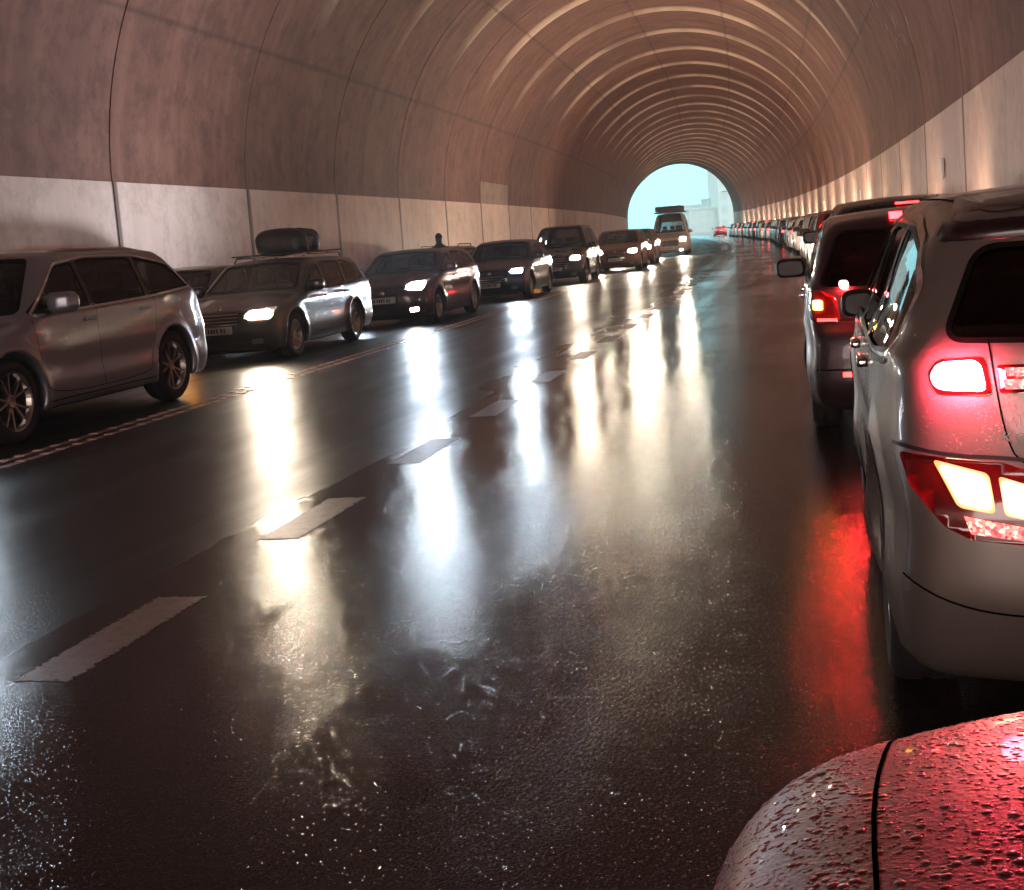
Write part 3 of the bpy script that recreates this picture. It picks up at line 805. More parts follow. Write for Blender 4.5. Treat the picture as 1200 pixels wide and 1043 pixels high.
# ------------------------------------------------------------------ tunnel
def concrete(name, stops, rough=.75, band=False, bumpd=.02, joint=0., grime=.7):
    m = mat(name, (.3, .22, .18), rough); p = m.node_tree.nodes['Principled BSDF']
    uv = N(m, 'ShaderNodeUVMap'); tc = N(m, 'ShaderNodeTexCoord'); co = tc.outputs['Object']
    n1 = N(m, 'ShaderNodeTexNoise', Scale=.55, Detail=8.0, Roughness=.65); LK(m, co, n1.inputs['Vector'])
    mp = N(m, 'ShaderNodeMapping'); mp.inputs['Scale'].default_value = (14, 1.1, 1); LK(m, uv.outputs[0], mp.inputs[0])
    n2 = N(m, 'ShaderNodeTexNoise', Scale=1.0, Detail=5.0, Roughness=.6); LK(m, mp.outputs[0], n2.inputs['Vector'])
    mx = N(m, 'ShaderNodeMix'); mx.inputs[0].default_value = .45; LK(m, n1.outputs[0], mx.inputs[2]); LK(m, n2.outputs[0], mx.inputs[3])
    r = rampn(m, mx.outputs[0], stops); col = r.outputs[0]
    sx = N(m, 'ShaderNodeSeparateXYZ'); LK(m, uv.outputs[0], sx.inputs[0])
    # soot and damp spots
    n3 = N(m, 'ShaderNodeTexNoise', Scale=1.5, Detail=8.0, Roughness=.78); LK(m, co, n3.inputs['Vector'])
    sp = rampn(m, n3.outputs[0], [(.47, (1, 1, 1)), (.62, (.50, .46, .44))]); ml = N(m, 'ShaderNodeMix', data_type='RGBA', blend_type='MULTIPLY'); ml.inputs[0].default_value = grime
    LK(m, col, ml.inputs[6]); LK(m, sp.outputs[0], ml.inputs[7]); col = ml.outputs[2]
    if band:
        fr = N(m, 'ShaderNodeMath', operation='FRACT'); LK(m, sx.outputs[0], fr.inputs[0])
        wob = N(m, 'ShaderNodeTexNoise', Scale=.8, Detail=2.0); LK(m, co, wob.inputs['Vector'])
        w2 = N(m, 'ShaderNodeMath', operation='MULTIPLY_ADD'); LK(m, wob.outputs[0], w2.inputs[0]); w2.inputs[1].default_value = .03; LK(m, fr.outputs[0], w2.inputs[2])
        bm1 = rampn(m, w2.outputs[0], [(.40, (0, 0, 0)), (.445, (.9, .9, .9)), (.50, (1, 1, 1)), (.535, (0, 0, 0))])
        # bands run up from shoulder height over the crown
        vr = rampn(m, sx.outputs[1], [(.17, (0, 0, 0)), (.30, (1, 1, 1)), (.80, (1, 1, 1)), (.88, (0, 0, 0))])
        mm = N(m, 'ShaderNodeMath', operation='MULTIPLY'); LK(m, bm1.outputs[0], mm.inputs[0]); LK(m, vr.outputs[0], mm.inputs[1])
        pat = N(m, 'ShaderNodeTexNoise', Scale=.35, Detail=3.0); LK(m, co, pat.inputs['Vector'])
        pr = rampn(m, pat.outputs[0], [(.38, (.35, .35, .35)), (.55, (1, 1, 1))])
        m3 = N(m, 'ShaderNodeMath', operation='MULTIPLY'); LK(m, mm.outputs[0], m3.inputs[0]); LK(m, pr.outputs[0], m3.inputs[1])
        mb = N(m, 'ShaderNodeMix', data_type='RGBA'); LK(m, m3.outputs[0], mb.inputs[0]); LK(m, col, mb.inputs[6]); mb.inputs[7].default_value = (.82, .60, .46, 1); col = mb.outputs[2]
        # formwork joints along the tunnel
        for vpos in (.135, .30, .46, .62, .78, .865):
            d = N(m, 'ShaderNodeMath', operation='SUBTRACT'); LK(m, sx.outputs[1], d.inputs[0]); d.inputs[1].default_value = vpos
            ab = N(m, 'ShaderNodeMath', operation='ABSOLUTE'); LK(m, d.outputs[0], ab.inputs[0])
            rl = rampn(m, ab.outputs[0], [(.0004, (.45, .42, .42)), (.0018, (1, 1, 1))])
            q = N(m, 'ShaderNodeMix', data_type='RGBA', blend_type='MULTIPLY'); q.inputs[0].default_value = .75; LK(m, col, q.inputs[6]); LK(m, rl.outputs[0], q.inputs[7]); col = q.outputs[2]
    if joint:
        fr = N(m, 'ShaderNodeMath', operation='FRACT'); LK(m, sx.outputs[0], fr.inputs[0])
        jr = rampn(m, fr.outputs[0], [(0., (.18, .14, .13)), (joint, (.25, .2, .18)), (joint * 1.5, (1, 1, 1)), (1 - joint * .5, (1, 1, 1)), (1 - joint * .25, (.3, .25, .22))])
        q = N(m, 'ShaderNodeMix', data_type='RGBA', blend_type='MULTIPLY'); q.inputs[0].default_value = .9; LK(m, col, q.inputs[6]); LK(m, jr.outputs[0], q.inputs[7]); col = q.outputs[2]
    LK(m, col, p.inputs['Base Color'])
    b = N(m, 'ShaderNodeBump', Strength=.5, Distance=bumpd); n4 = N(m, 'ShaderNodeTexNoise', Scale=5.0, Detail=8.0); LK(m, co, n4.inputs['Vector']); LK(m, n4.outputs[0], b.inputs['Height']); LK(m, b.outputs[0], p.inputs['Normal'])
    return m
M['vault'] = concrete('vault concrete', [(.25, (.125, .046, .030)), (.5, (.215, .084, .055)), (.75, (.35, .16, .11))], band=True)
M['panel'] = concrete('pale wall panel', [(.25, (.60, .39, .31)), (.5, (.74, .50, .41)), (.75, (.82, .62, .53))], rough=.6, bumpd=.006, joint=.016, grime=.42)
M['joint'] = mat('joint filler', (.05, .04, .035), .9)
RC, ZC, XC = 7.42, 2.95, -4.97
PH = 3.12
a0 = math.asin((PH - ZC) / RC)
def vprof():
    return [(RC * math.cos(math.pi - t), ZC + RC * math.sin(math.pi - t)) for t in np.linspace(a0, math.pi - a0, 73)]
prof = vprof(); NP = len(prof)
tun = empty('tunnel', (XC, Y0, 0)); tag(tun, 'long bending road tunnel with brown concrete vault in rings and pale panelled walls', 'tunnel')
def world_child(o): o.parent = tun; o.matrix_parent_inverse = Matrix.Translation((-XC, -Y0, 0))
# vault: one skin with a groove at every ring joint and a proud lip beyond it
ys = []; yy = -20.3
rings = []
while yy < Y1 - 1: rings.append(yy); yy += 6.0
st = []
for k, y0 in enumerate(rings):
    for fr, off in ((0, .02), (.020, .02), (.024, 0.), (.5, -.0), (2.45, 0.), (2.72, -.09), (3.0, -.09), (3.06, -.0), (5.96, 0.), (5.965, .05)):
        y_ = y0 + fr
        if y_ < Y1: st.append((y_, off, k + fr / 6.))
st.append((Y1, 0, len(rings)))
V = []; F = []; UV = []
for (y_, off, u) in st:
    b = bend(y_); tr = -heading(y_)
    for j, (px, pz) in enumerate(prof):
        dx, dz = px, pz - ZC; l = math.hypot(dx, dz); k = (RC + off) / l
        vv = j / (NP - 1); up_ = min(1, max(0, (min(vv, .93 - vv) - .13) / .14)); k = (RC + (off if off > 0 else off * up_)) / l
        V.append((XC + b + dx * k, y_, ZC + dz * k)); UV.append((u, j / (NP - 1)))
for i in range(len(st) - 1):
    for j in range(NP - 1):
        F.append((i * NP + j, (i + 1) * NP + j, (i + 1) * NP + j + 1, i * NP + j + 1))
me = mesh('vault', V, F); uvl = me.uv_layers.new(name='UVMap'); UV = np.array(UV)
li = np.empty(len(me.loops), int); me.loops.foreach_get('vertex_index', li); uvl.data.foreach_set('uv', UV[li].ravel())
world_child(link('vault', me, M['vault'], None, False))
# outer shell so that no light leaks and the mouth has thickness
V = []; F = []; ny = 24
for i in range(ny + 1):
    y_ = -20.3 + (Y1 + 20.3) * i / ny; b = bend(y_)
    for (px, pz) in [(-8.3, -.5)] + [(p[0] * 1.1, ZC + (p[1] - ZC) * 1.1) for p in prof] + [(8.3, -.5)]: V.append((XC + b + px, y_, pz))
n_ = NP + 2
for i in range(ny):
    for j in range(n_ - 1): F.append((i * n_ + j, i * n_ + j + 1, (i + 1) * n_ + j + 1, (i + 1) * n_ + j))
world_child(link('outer_shell', mesh('outer_shell', V, F), M['joint'], None, False))
for y_ in (-20.3, Y1):
    V = []; F = []; b = bend(y_)
    inn = [(-7.55, -.05)] + list(prof) + [(7.55, -.05)]; outp = [(-8.3, -.5)] + [(p[0] * 1.1, ZC + (p[1] - ZC) * 1.1) for p in prof] + [(8.3, -.5)]
    for a, c in zip(inn, outp): V += [(XC + b + a[0], y_, a[1]), (XC + b + c[0], y_, c[1])]
    for j in range(n_ - 1): F.append((2 * j, 2 * j + 1, 2 * j + 3, 2 * j + 2))
    world_child(link('portal_rim', mesh('portal_rim', V, F), M['panel'], None, False))
# wall panels, one every 6 m on both sides, each slightly proud of the dark joint behind
for k, y0 in enumerate(rings):
    y1 = min(y0 + 5.975, Y1)
    for s in (-1, 1):
        V = []; F = []; UVp = []
        nz = 6
        for i in range(5):
            y_ = y0 + .02 + (y1 - y0 - .02) * i / 4; b = bend(y_)
            for j in range(nz + 1):
                z = .10 + (PH - .10) * j / nz
                xo = -.06 + .11 * (1 - j / nz) ** 2 * 0
                V.append((XC + b + s * (RC - .02 + .05 * (1 - j / nz)), y_, z)); UVp.append((k + i / 4, j / nz * .3 + (.5 if s > 0 else 0)))
        for i in range(4):
            for j in range(nz):
                q = (i * (nz + 1) + j, i * (nz + 1) + j + 1, (i + 1) * (nz + 1) + j + 1, (i + 1) * (nz + 1) + j)
                F.append(q if s < 0 else q[::-1])
        # thickness ledge at top and end returns
        nb = len(V)
        for i in range(5):
            v = V[i * (nz + 1) + nz]; V.append((v[0] + s * .12, v[1], v[2])); UVp.append(UVp[i * (nz + 1) + nz])
        for i in range(4): F.append((i * (nz + 1) + nz, nb + i, nb + i + 1, (i + 1) * (nz + 1) + nz))
        nb = len(V)
        for (i, ) in ((0,), (4,)):
            for j in range(nz + 1): v = V[i * (nz + 1) + j]; V.append((v[0] + s * .12, v[1], v[2])); UVp.append(UVp[i * (nz + 1) + j])
        for e_, i in enumerate((0, 4)):
            for j in range(nz): F.append((i * (nz + 1) + j, i * (nz + 1) + j + 1, nb + e_ * (nz + 1) + j + 1, nb + e_ * (nz + 1) + j))
        me = mesh('wall_panel', V, F); uvl = me.uv_layers.new(name='UVMap'); UVp = np.array(UVp)
        li = np.empty(len(me.loops), int); me.loops.foreach_get('vertex_index', li); uvl.data.foreach_set('uv', UVp[li].ravel())
        world_child(link('wall_panel', me, M['panel'], None, False))
for s in (-1, 1):
    V = []; F = []; n = 60
    for i in range(n + 1):
        y_ = -20.3 + (Y1 + 20.3) * i / n; b = bend(y_); V += [(XC + b + s * (RC + .09), y_, -.05), (XC + b + s * (RC + .09), y_, PH + .02)]
    for i in range(n): F.append((2 * i, 2 * i + 1, 2 * i + 3, 2 * i + 2))
    world_child(link('wall_backing', mesh('wall_backing', V, F), M['joint'], None, False))
# kerbed service strips along the walls
M['kerb'] = mat('kerb concrete', (.22, .19, .17), .5, bump=(8, .4, .01))
for x0, x1 in ((XC - RC + .0, -11.85), (2.2, XC + RC)):
    n = 60; V = []; F = []
    for i in range(n + 1):
        y_ = -20.3 + (Y1 + 20.3) * i / n; b = bend(y_)
        V += [(x0 + b, y_, -.02), (x0 + b, y_, .14), (x1 + b, y_, .14), (x1 + b, y_, -.02)]
    for i in range(n):
        for j in range(3): F.append((4 * i + j, 4 * i + j + 1, 4 * i + 4 + j + 1, 4 * i + 4 + j))
    tag(link('kerb', mesh('kerb', V, F), M['kerb'], None, False), kind='structure')
# small reflectors on the right wall
M['refl'] = mat('white reflector', (.85, .85, .85), .3)
for y_ in (24.6, 48.6, 72.6):
    b = bend(y_); r_ = MB(); r_.box(XC + RC - .06 + b, XC + RC - .02 + b, y_ - .10, y_ + .10, 1.95, 2.30, .01); world_child(r_.build('wall_reflector', M['refl']))
# a lighter repair block above the panels on the left wall, and one on the right
M['patchm'] = concrete('repair mortar', [(.25, (.30, .20, .16)), (.5, (.37, .25, .20)), (.75, (.43, .30, .25))], bumpd=.004)
def wall_block(s, ya, yb, za, zb_):
    V = []; F = []
    for i in range(5):
        y_ = ya + (yb - ya) * i / 4; b = bend(y_)
        for j in range(4):
            z = za + (zb_ - za) * j / 3; x = math.sqrt(RC ** 2 - (z - ZC) ** 2) - .012; V.append((XC + b + s * x, y_, z))
    for i in range(4):
        for j in range(3): q = (i * 4 + j, i * 4 + j + 1, i * 4 + 5 + j, i * 4 + 4 + j); F.append(q if s < 0 else q[::-1])
    me = mesh('repair_patch', V, F); me.uv_layers.new(name='UVMap'); world_child(link('repair_patch', me, M['patchm'], None, False))
wall_block(-1, 51.75, 57.6, PH + .01, 4.0)
# chalky scuffs high on the right side of the vault
rnd = random.Random(3)
def vpt(ang, y_, inset=.015):
    b = bend(y_); return (XC + b + (RC - inset) * math.cos(ang), y_, ZC + (RC - inset) * math.sin(ang))
M['chalk'] = mat('white scuff', (.6, .52, .47), .8)
for k in range(30):
    a = R(rnd.gauss(19, 5.5)); y_ = rnd.gauss(29.5, 1.0); l = rnd.uniform(.05, .35); w = rnd.uniform(.01, .05); t = rnd.uniform(-.6, .6)
    da = l / RC; sc = MB(); sc.add([vpt(a, y_), vpt(a, y_ + w), vpt(a + da, y_ + w + t * l), vpt(a + da, y_ + t * l)], [(0, 1, 2, 3)]); world_child(sc.build('paint_scuff', M['chalk']))


# ------------------------------------------------------------------ what stands outside the far mouth, faint in the fog
FY = Y1
fogm = lambda n, c: mat(n, c, .8)
M['far1'] = fogm('far facade', (.16, .28, .30)); M['far2'] = fogm('far facade pale', (.18, .31, .33)); M['farw'] = mat('far window', (.13, .23, .25), .3)  # fog fading is painted into the facade and window colours
def at_px(px, Y):
    r = cam_ray(px, 256); return r.x / r.y * Y
def building(label, px, Y, w, d, h, m, rows, cols):
    x = at_px(px, Y); r = empty('building', (x, Y, 0), .3); tag(r, label, 'building', None)
    b = MB(); b.box(-w / 2, w / 2, 0, d, -1, h); b.box(-w / 2 - .3, w / 2 + .3, -.3, d + .3, h, h + .6); b.build('wall', m, r)
    for i in range(rows):
        for j in range(cols):
            wx = -w / 2 + w * (j + .5) / cols; wz = h * (i + .5) / rows; k = MB(); k.box(wx - w / cols * .28, wx + w / cols * .28, -.08, -.02, wz - h / rows * .28, wz + h / rows * .28); k.build('window', M['farw'], r)
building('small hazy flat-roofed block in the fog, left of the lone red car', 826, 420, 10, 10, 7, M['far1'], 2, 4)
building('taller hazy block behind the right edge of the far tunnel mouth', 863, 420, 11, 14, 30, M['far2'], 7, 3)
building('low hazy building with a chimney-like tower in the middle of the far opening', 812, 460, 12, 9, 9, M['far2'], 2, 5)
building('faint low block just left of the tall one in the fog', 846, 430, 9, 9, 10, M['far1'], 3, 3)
# terrain
hb = MB(); V = []; F = []
rnd = random.Random(5); nx = 60
for i in range(nx + 1):
    x = -420 + i * 14; hgt = 6 + 7 * math.sin(i * .22) + 4 * math.sin(i * .61 + 1)
    V += [(x, 640, -1), (x, 680, max(hgt, 1)), (x, 760, -1)]
for i in range(nx):
    for j in range(2): F.append((i * 3 + j, i * 3 + j + 1, i * 3 + 4 + j, i * 3 + 3 + j))
M['hill'] = mat('hill', (.09, .12, .09), .9)
tag(link('hills', mesh('hills', V, F), M['hill']), kind='structure')
# lamp post at the right of the far mouth
lp = empty('street_lamp', (at_px(861, 196), 196, 0)); tag(lp, 'thin grey street lamp post just outside the far mouth on the right', 'street lamp')
p_ = MB(); p_.tube([(0, 0, 0), (0, 0, 5.5), (-.3, 0, 6.2), (-1.2, 0, 6.4)], [.09, .06, .05, .04], 8); p_.build('pole', M['dark'], lp)
p_ = MB(); p_.box(-1.7, -1.1, -.12, .12, 6.36, 6.46, .03); p_.build('lamp_head', M['dark'], lp)
# pale guard rail outside
M['rail'] = mat('galvanised rail', (.5, .52, .53), .4, .6)
gr = empty('guard_rail', (bend(200) - 13.5, 200, 0)); tag(gr, 'pale metal guard rail beside the road outside the far mouth', 'guard rail')
rl = MB(); pts = [(bend(y_) - 13.0 - (bend(200) - 13.5), y_ - 200, .62) for y_ in range(186, 300, 6)]; rl.tube(pts, .14, 6); rl.build('rail', M['rail'], gr)
for x, y_, z in pts[::1]: q = MB(); q.box(x - .05, x + .05, y_ - .05, y_ + .05, -.05, .7); q.build('post', M['rail'], gr)

# ------------------------------------------------------------------ air
hz = MB(); hz.box(-900, 900, -130, 800, -1.2, 60)
ho = hz.build('haze', None); tag(ho, kind='stuff')
hm = bpy.data.materials.new('haze'); hm.use_nodes = True; n_ = hm.node_tree.nodes; n_.clear()
o_ = n_.new('ShaderNodeOutputMaterial'); v_ = n_.new('ShaderNodeVolumePrincipled'); v_.inputs['Density'].default_value = .0011; v_.inputs['Color'].default_value = (.9, .95, 1, 1); v_.inputs['Anisotropy'].default_value = .3
hm.node_tree.links.new(v_.outputs[0], o_.inputs['Volume']); ho.data.materials.append(hm)

# ------------------------------------------------------------------ vehicles
P_ = {}
silver = paint('silver grey paint', (.25, .27, .31), .7, .34)
graph = paint('graphite paint', (.012, .010, .012), .1, .3)
maroon = paint('dark red paint', (.035, .005, .008), .4, .28)
vanp = paint('pale brown van paint', (.50, .40, .33), .1, .4)
navy = paint('dark blue paint', (.010, .018, .045), .45, .3)
black = paint('black paint', (.010, .009, .011), .3, .25)
beige = paint('champagne grey paint', (.21, .18, .165), .6, .36, .8)
red = paint('red paint', (.30, .02, .02), .3, .3)
white = paint('white paint', (.62, .61, .60), .0, .35)
copper = paint('brown paint', (.16, .07, .045), .5, .3)
grey = paint('mid grey paint', (.20, .19, .19), .6, .32)

# --- large silver SUV, front left of the picture
hl = 5.09 / 2
q7 = dict(L=5.09, W=1.98, H=1.74, hood=1.10, ws=(1.42, .62), roof_end=-1.75, wb=3.0, fo=.98, wr=.385, belt=(1.06, 1.20), bot=.24, paint=silver, h=.032,
     xr=[(.2, -hl + .16), (.4, -hl + .02), (.62, -hl), (.85, -hl + .04), (1.15, -hl + .14), (1.4, -hl + .42), (1.62, -hl + .68), (1.8, -hl + .8)],
     dlo=[(1.16, 1.14), (.42, 1.56), (-.2, 1.62), (-1.1, 1.60), (-1.72, 1.50), (-2.05, 1.26), (-1.0, 1.20)], pillars=[.10, -1.02], tw=.27, spokes=5, rr=.70, arch=.055, rdrop=.10, seatx=.1, seatz=.62,
     chrome_dlo=M['chrome'], mir_s=1.15, cr=.22, rear_z=(1.24, 1.56), tum=.34, mir_x=.55)
r, B, G = make_car('large_suv', 'large silver grey SUV with twin-spoke wheels, cut off by the left edge', 'suv', q7)
M['head_q7'] = lamp('lit daylight lamp', (.75, .88, 1), 200.)
front_set(B, r, q7, M['head_q7'],  grille=(.40, .45, .92), lampy=(.52, .90), lampz=(.72, .90))
rear_set(B, r, q7, lampy=(.50, .90), lampz=(.86, 1.04), platez=.85)
for s in (1, -1):
    a = MB(); a.tube([(.25, s * .62, 1.70), (0, s * .63, 1.728), (-1.2, s * .63, 1.715), (-1.65, s * .62, 1.665)], .016, 6); a.build('roof_rail', M['chrome'], r)
place(r, -7.97, 11.64, 'toward')

# --- dark estate with a roof bag
wagL = 4.78; hl = wagL / 2
wag = dict(L=wagL, W=1.83, H=1.49, hood=.96, ws=(1.22, .38), roof_end=-1.80, wb=2.70, fo=.92, wr=.335, belt=(.90, 1.0), bot=.19, paint=graph, h=.034,
     xr=[(.2, -hl + .14), (.35, -hl + .02), (.55, -hl), (.8, -hl + .03), (1.0, -hl + .08), (1.2, -hl + .3), (1.42, -hl + .5), (1.6, -hl + .6)],
     dlo=[(.98, .95), (.28, 1.34), (-.3, 1.385), (-1.2, 1.37), (-1.75, 1.28), (-1.98, 1.05), (-1.0, .99)], pillars=[.02, -.92], tw=.225, spokes=10, seatz=.42)
est, EB, G = make_car('estate_car', 'dark grey estate car with a lit yellow headlamp and a black bag on its roof', 'estate car', wag)
front_set(EB, est, wag, M['head_warm'], grille=(.36, .55, .76), lampy=(.44, .82), lampz=(.62, .76), drl=M['head_amber'], platez=.50, drop=.05, one_side=1)
rear_set(EB, est, wag)
for s in (1, -1):
    a = MB(); a.tube([(.2, s * .58, 1.46), (.1, s * .585, 1.53), (-1.5, s * .585, 1.52), (-1.62, s * .57, 1.46)], .016, 6); a.build('roof_rail', M['chrome'], est)
for x in (-.2, -1.1):
    a = MB(); a.box(x - .03, x + .03, -.80, .80, 1.545, 1.57, .008); a.build('roof_bar', M['dark'], est)
place(est, -8.50, 19.6, 'toward')
def bagf(x, y, z):
    base = rounded_box_f((0, 0, .17), (.50, .42, .20), .16)(x, y, z)
    return base - .02 * np.sin(7 * x + 2 * y) * np.cos(6 * y) - .012 * np.sin(17 * x) * np.sin(13 * z + 3 * y)
M['bag'] = mat('black tarpaulin', (.014, .012, .016), .45, bump=(6, .8, .04))
bag = empty('roof_bag', (0, 0, 0)); tag(bag, 'bulging black luggage bag strapped on the roof bars of the dark grey estate car', 'roof bag')
implicit('bag_body', bagf, (-.8, -.65, -.1), (.8, .65, .5), .04, M['bag'], bag)
sb = MB()
for x in (-.22, .22): sb.tube([(x, -.44, .02), (x, -.435, .22), (x, -.36, .35), (x, -.15, .385), (x, .15, .385), (x, .36, .35), (x, .435, .22), (x, .44, .02)], .014, 5)
sb.build('strap', M['dark'], bag)
bag.location = (est.location.x + .02, est.location.y + .62, 1.572); bag.rotation_euler = (0, 0, -math.pi / 2 + .03)

# --- dark red hatchback
hL = 4.28; hl = hL / 2
hat = dict(L=hL, W=1.80, H=1.47, hood=.98, ws=(1.18, .40), roof_end=-1.35, wb=2.62, fo=.86, wr=.325, belt=(.92, 1.04), bot=.18, paint=maroon, h=.036,
     xr=[(.2, -hl + .14), (.35, -hl + .02), (.55, -hl), (.8, -hl + .03), (1.0, -hl + .1), (1.2, -hl + .3), (1.4, -hl + .52), (1.6, -hl + .65)],
     dlo=[(.95, .98), (.28, 1.32), (-.3, 1.365), (-.9, 1.34), (-1.3, 1.25), (-1.55, 1.10), (-.8, 1.03)], pillars=[.0, -.85], tw=.21, spokes=5, seatz=.42)
hb_, HB, G = make_car('hatchback', 'dark red hatchback with lit white headlamps and glossy wet sides, behind the estate car', 'hatchback', hat)
front_set(HB, hb_, hat, M['head_cool'], grille=(.30, .42, .62), lampy=(.44, .80), lampz=(.68, .84), fog=M['fog'], platez=.52, drop=.03)
rear_set(HB, hb_, hat)
place(hb_, -7.97, 25.75, 'toward', -.03)

# --- dark blue saloon/hatch
dkb = dict(hat); dkb.update(L=4.45, W=1.84, H=1.52, paint=navy, wb=2.70, fo=.90, ws=(1.15, .35), roof_end=-1.25)
hl = 4.45 / 2; dkb['xr'] = [(.2, -hl + .14), (.35, -hl + .02), (.55, -hl), (.9, -hl + .02), (1.02, -hl + .1), (1.1, -hl + .45), (1.4, -hl + 1.0), (1.6, -hl + 1.1)]
dkb['dlo'] = [(.92, .98), (.22, 1.32), (-.35, 1.365), (-.9, 1.34), (-1.3, 1.22), (-1.6, 1.05), (-.8, 1.03)]
sal, SB, G = make_car('saloon_car', 'dark blue saloon with lit bluish headlamps and a white number plate', 'saloon car', dkb)
front_set(SB, sal, dkb, M['head_cool'], grille=(.42, .40, .66), lampy=(.50, .83), lampz=(.66, .78), platez=.40, one_side=1)
rear_set(SB, sal, dkb)
place(sal, -7.75, 33.8, 'toward')

# --- boxy dark SUV
sL = 4.65; hl = sL / 2
suv = dict(L=sL, W=1.86, H=1.86, hood=1.12, ws=(1.12, .52), roof_end=-1.85, wb=2.70, fo=.85, wr=.37, belt=(1.04, 1.12), bot=.25, paint=black, h=.036,
     xr=[(.2, -hl + .14), (.4, -hl + .02), (.6, -hl), (.9, -hl + .02), (1.2, -hl + .08), (1.5, -hl + .22), (1.75, -hl + .32)],
     dlo=[(.90, 1.09), (.42, 1.60), (-.3, 1.71), (-1.3, 1.70), (-1.85, 1.64), (-1.98, 1.18), (-1.0, 1.12)], pillars=[.05, -.95], tw=.24, spokes=6, seatz=.6, tum=.22, cladding=True)
su, UB, G = make_car('suv', 'boxy black SUV with a lit orange-white headlamp, ahead of the blue saloon', 'suv', suv)
front_set(UB, su, suv, M['head_warm'], grille=(.42, .55, .88), lampy=(.50, .82), lampz=(.74, .88), platez=.50, fog=None, drl=M['head_amber'], one_side=1)
rear_set(UB, su, suv)
place(su, -7.5, 42.0, 'toward')

# --- brown crossover lit orange
cro = dict(suv); cro.update(H=1.60, hood=1.04, L=4.4, wb=2.65, paint=copper, belt=(.98, 1.08), ws=(1.12, .42), roof_end=-1.55, bot=.22, wr=.35, cladding=False)
hl = 2.2; cro['xr'] = [(.2, -hl + .14), (.4, -hl + .02), (.6, -hl), (.9, -hl + .02), (1.1, -hl + .1), (1.3, -hl + .32), (1.55, -hl + .5)]
cro['dlo'] = [(.90, 1.03), (.32, 1.43), (-.3, 1.48), (-1.2, 1.45), (-1.6, 1.34), (-1.75, 1.13), (-1.0, 1.07)]
cr_, CB, G = make_car('crossover', 'brown crossover glowing orange from its lit headlamps, behind the boxy SUV', 'crossover', cro)
front_set(CB, cr_, cro, M['head_warm'], grille=(.36, .5, .74), lampy=(.48, .82), lampz=(.70, .86), platez=.48)
rear_set(CB, cr_, cro)
place(cr_, -6.6, 50.6, 'toward')

# --- tall van with a roof load
vL = 5.3; hl = vL / 2
van = dict(L=vL, W=2.0, H=2.35, hood=1.25, ws=(1.75, 1.00), roof_end=-2.5, wb=3.1, fo=.95, wr=.36, belt=(1.18, 1.2), bot=.25, paint=vanp, h=.045,
     xr=[(.2, -hl + .08), (.4, -hl + .01), (.6, -hl), (1.2, -hl + .02), (2.2, -hl + .08), (2.4, -hl + .1)], top=[(-hl - .1, 2.33), (0, 2.35), (.6, 2.34), (.95, 2.27), (1.75, 1.27), (2.0, 1.2), (hl - .12, 1.05), (hl, .9)],
     dlo=[(1.45, 1.24), (.98, 1.80), (.3, 1.86), (-1.5, 1.86), (-2.2, 1.84), (-2.2, 1.24)], pillars=[.45, -.8], tw=.22, spokes=5, seatz=.8, tum=.10, cf=.16, win_top=1.9, rear_z=(1.3, 1.9))
vn, VB, G = make_car('van', 'tall beige van with blazing headlamps and a roof load, last in the left queue', 'van', van)
front_set(VB, vn, van, M['head_warm'], grille=(.45, .55, .85), lampy=(.55, .88), lampz=(.78, 1.0), platez=.45, fog=M['fog'])
rear_set(VB, vn, van, third=False)
place(vn, -5.95, 73.5, 'toward')
ld = empty('roof_load', (vn.location.x, vn.location.y - .2, 2.36), 0); tag(ld, 'dark flat bundle tied on the roof rack of the tall beige van', 'roof load')
a = MB(); a.box(-.72, .72, -1.0, 1.0, .10, .38, .07); a.build('bundle', M['bag'], ld, True)
a = MB()
for yy in (-.8, 0, .8): a.box(-.8, .8, yy - .03, yy + .03, 0, .09, .01)
a.build('rack_bar', M['dark'], ld)
# second orange-lit crossover behind the first
kids = {}
for c in bpy.data.objects:
    if c.parent: kids.setdefault(c.parent.name, []).append(c)
def dup(src, label, cat, X, Y, facing, newpaint=None, group=None, skip=(), extra=0):
    c = copy_tree(src, None, kids, skip); c['label'] = label; c['category'] = cat
    if group: c['group'] = group
    elif 'group' in c: del c['group']
    place(c, X, Y, facing, extra)
    if newpaint:
        for ch in bpy.data.objects:
            if ch.parent == c and ch.type == 'MESH' and ch.name.split('.')[0] in ('body', 'mirror', 'door_handle'):
                ch.material_slots[0].link = 'OBJECT'; ch.material_slots[0].material = newpaint
    return c
def relamp(root, m):
    for a in bpy.data.objects:
        if a.parent == root and a.name.startswith('headlamp'):
            for b in bpy.data.objects:
                if b.parent == a and b.name.startswith('lit_bulb'): b.material_slots[0].link = 'OBJECT'; b.material_slots[0].material = m
dup(cr_, 'second brown crossover, half hidden between the orange-lit one and the tall van', 'crossover', -6.7, 58.2, 'toward', None)
# cars of the second row by the left wall, headlamps unlit
OFF = ('lit_bulb', 'lit_side_lamp', 'lit_indicator')
dup(hb_, 'black car by the left wall, showing between silver SUV and roof-bag estate', 'car', -10.75, 21.1, 'toward', black, None, OFF)
dup(est, 'black estate by the left wall, its roof showing behind the dark red hatchback', 'car', -10.75, 38.3, 'toward', black, None, OFF + ('roof_bar',))
dup(hb_, 'black car by the left wall hidden behind the front of the silver SUV', 'car', -10.75, 13.4, 'toward', black, None, OFF)
M['head_own'] = lamp('lit low beam', (1, .75, .55), 50.)
M['head_q'] = lamp('unseen low beam', (1, .78, .56), 230.)  # beams facing away unseen, added to light walls and vault ahead
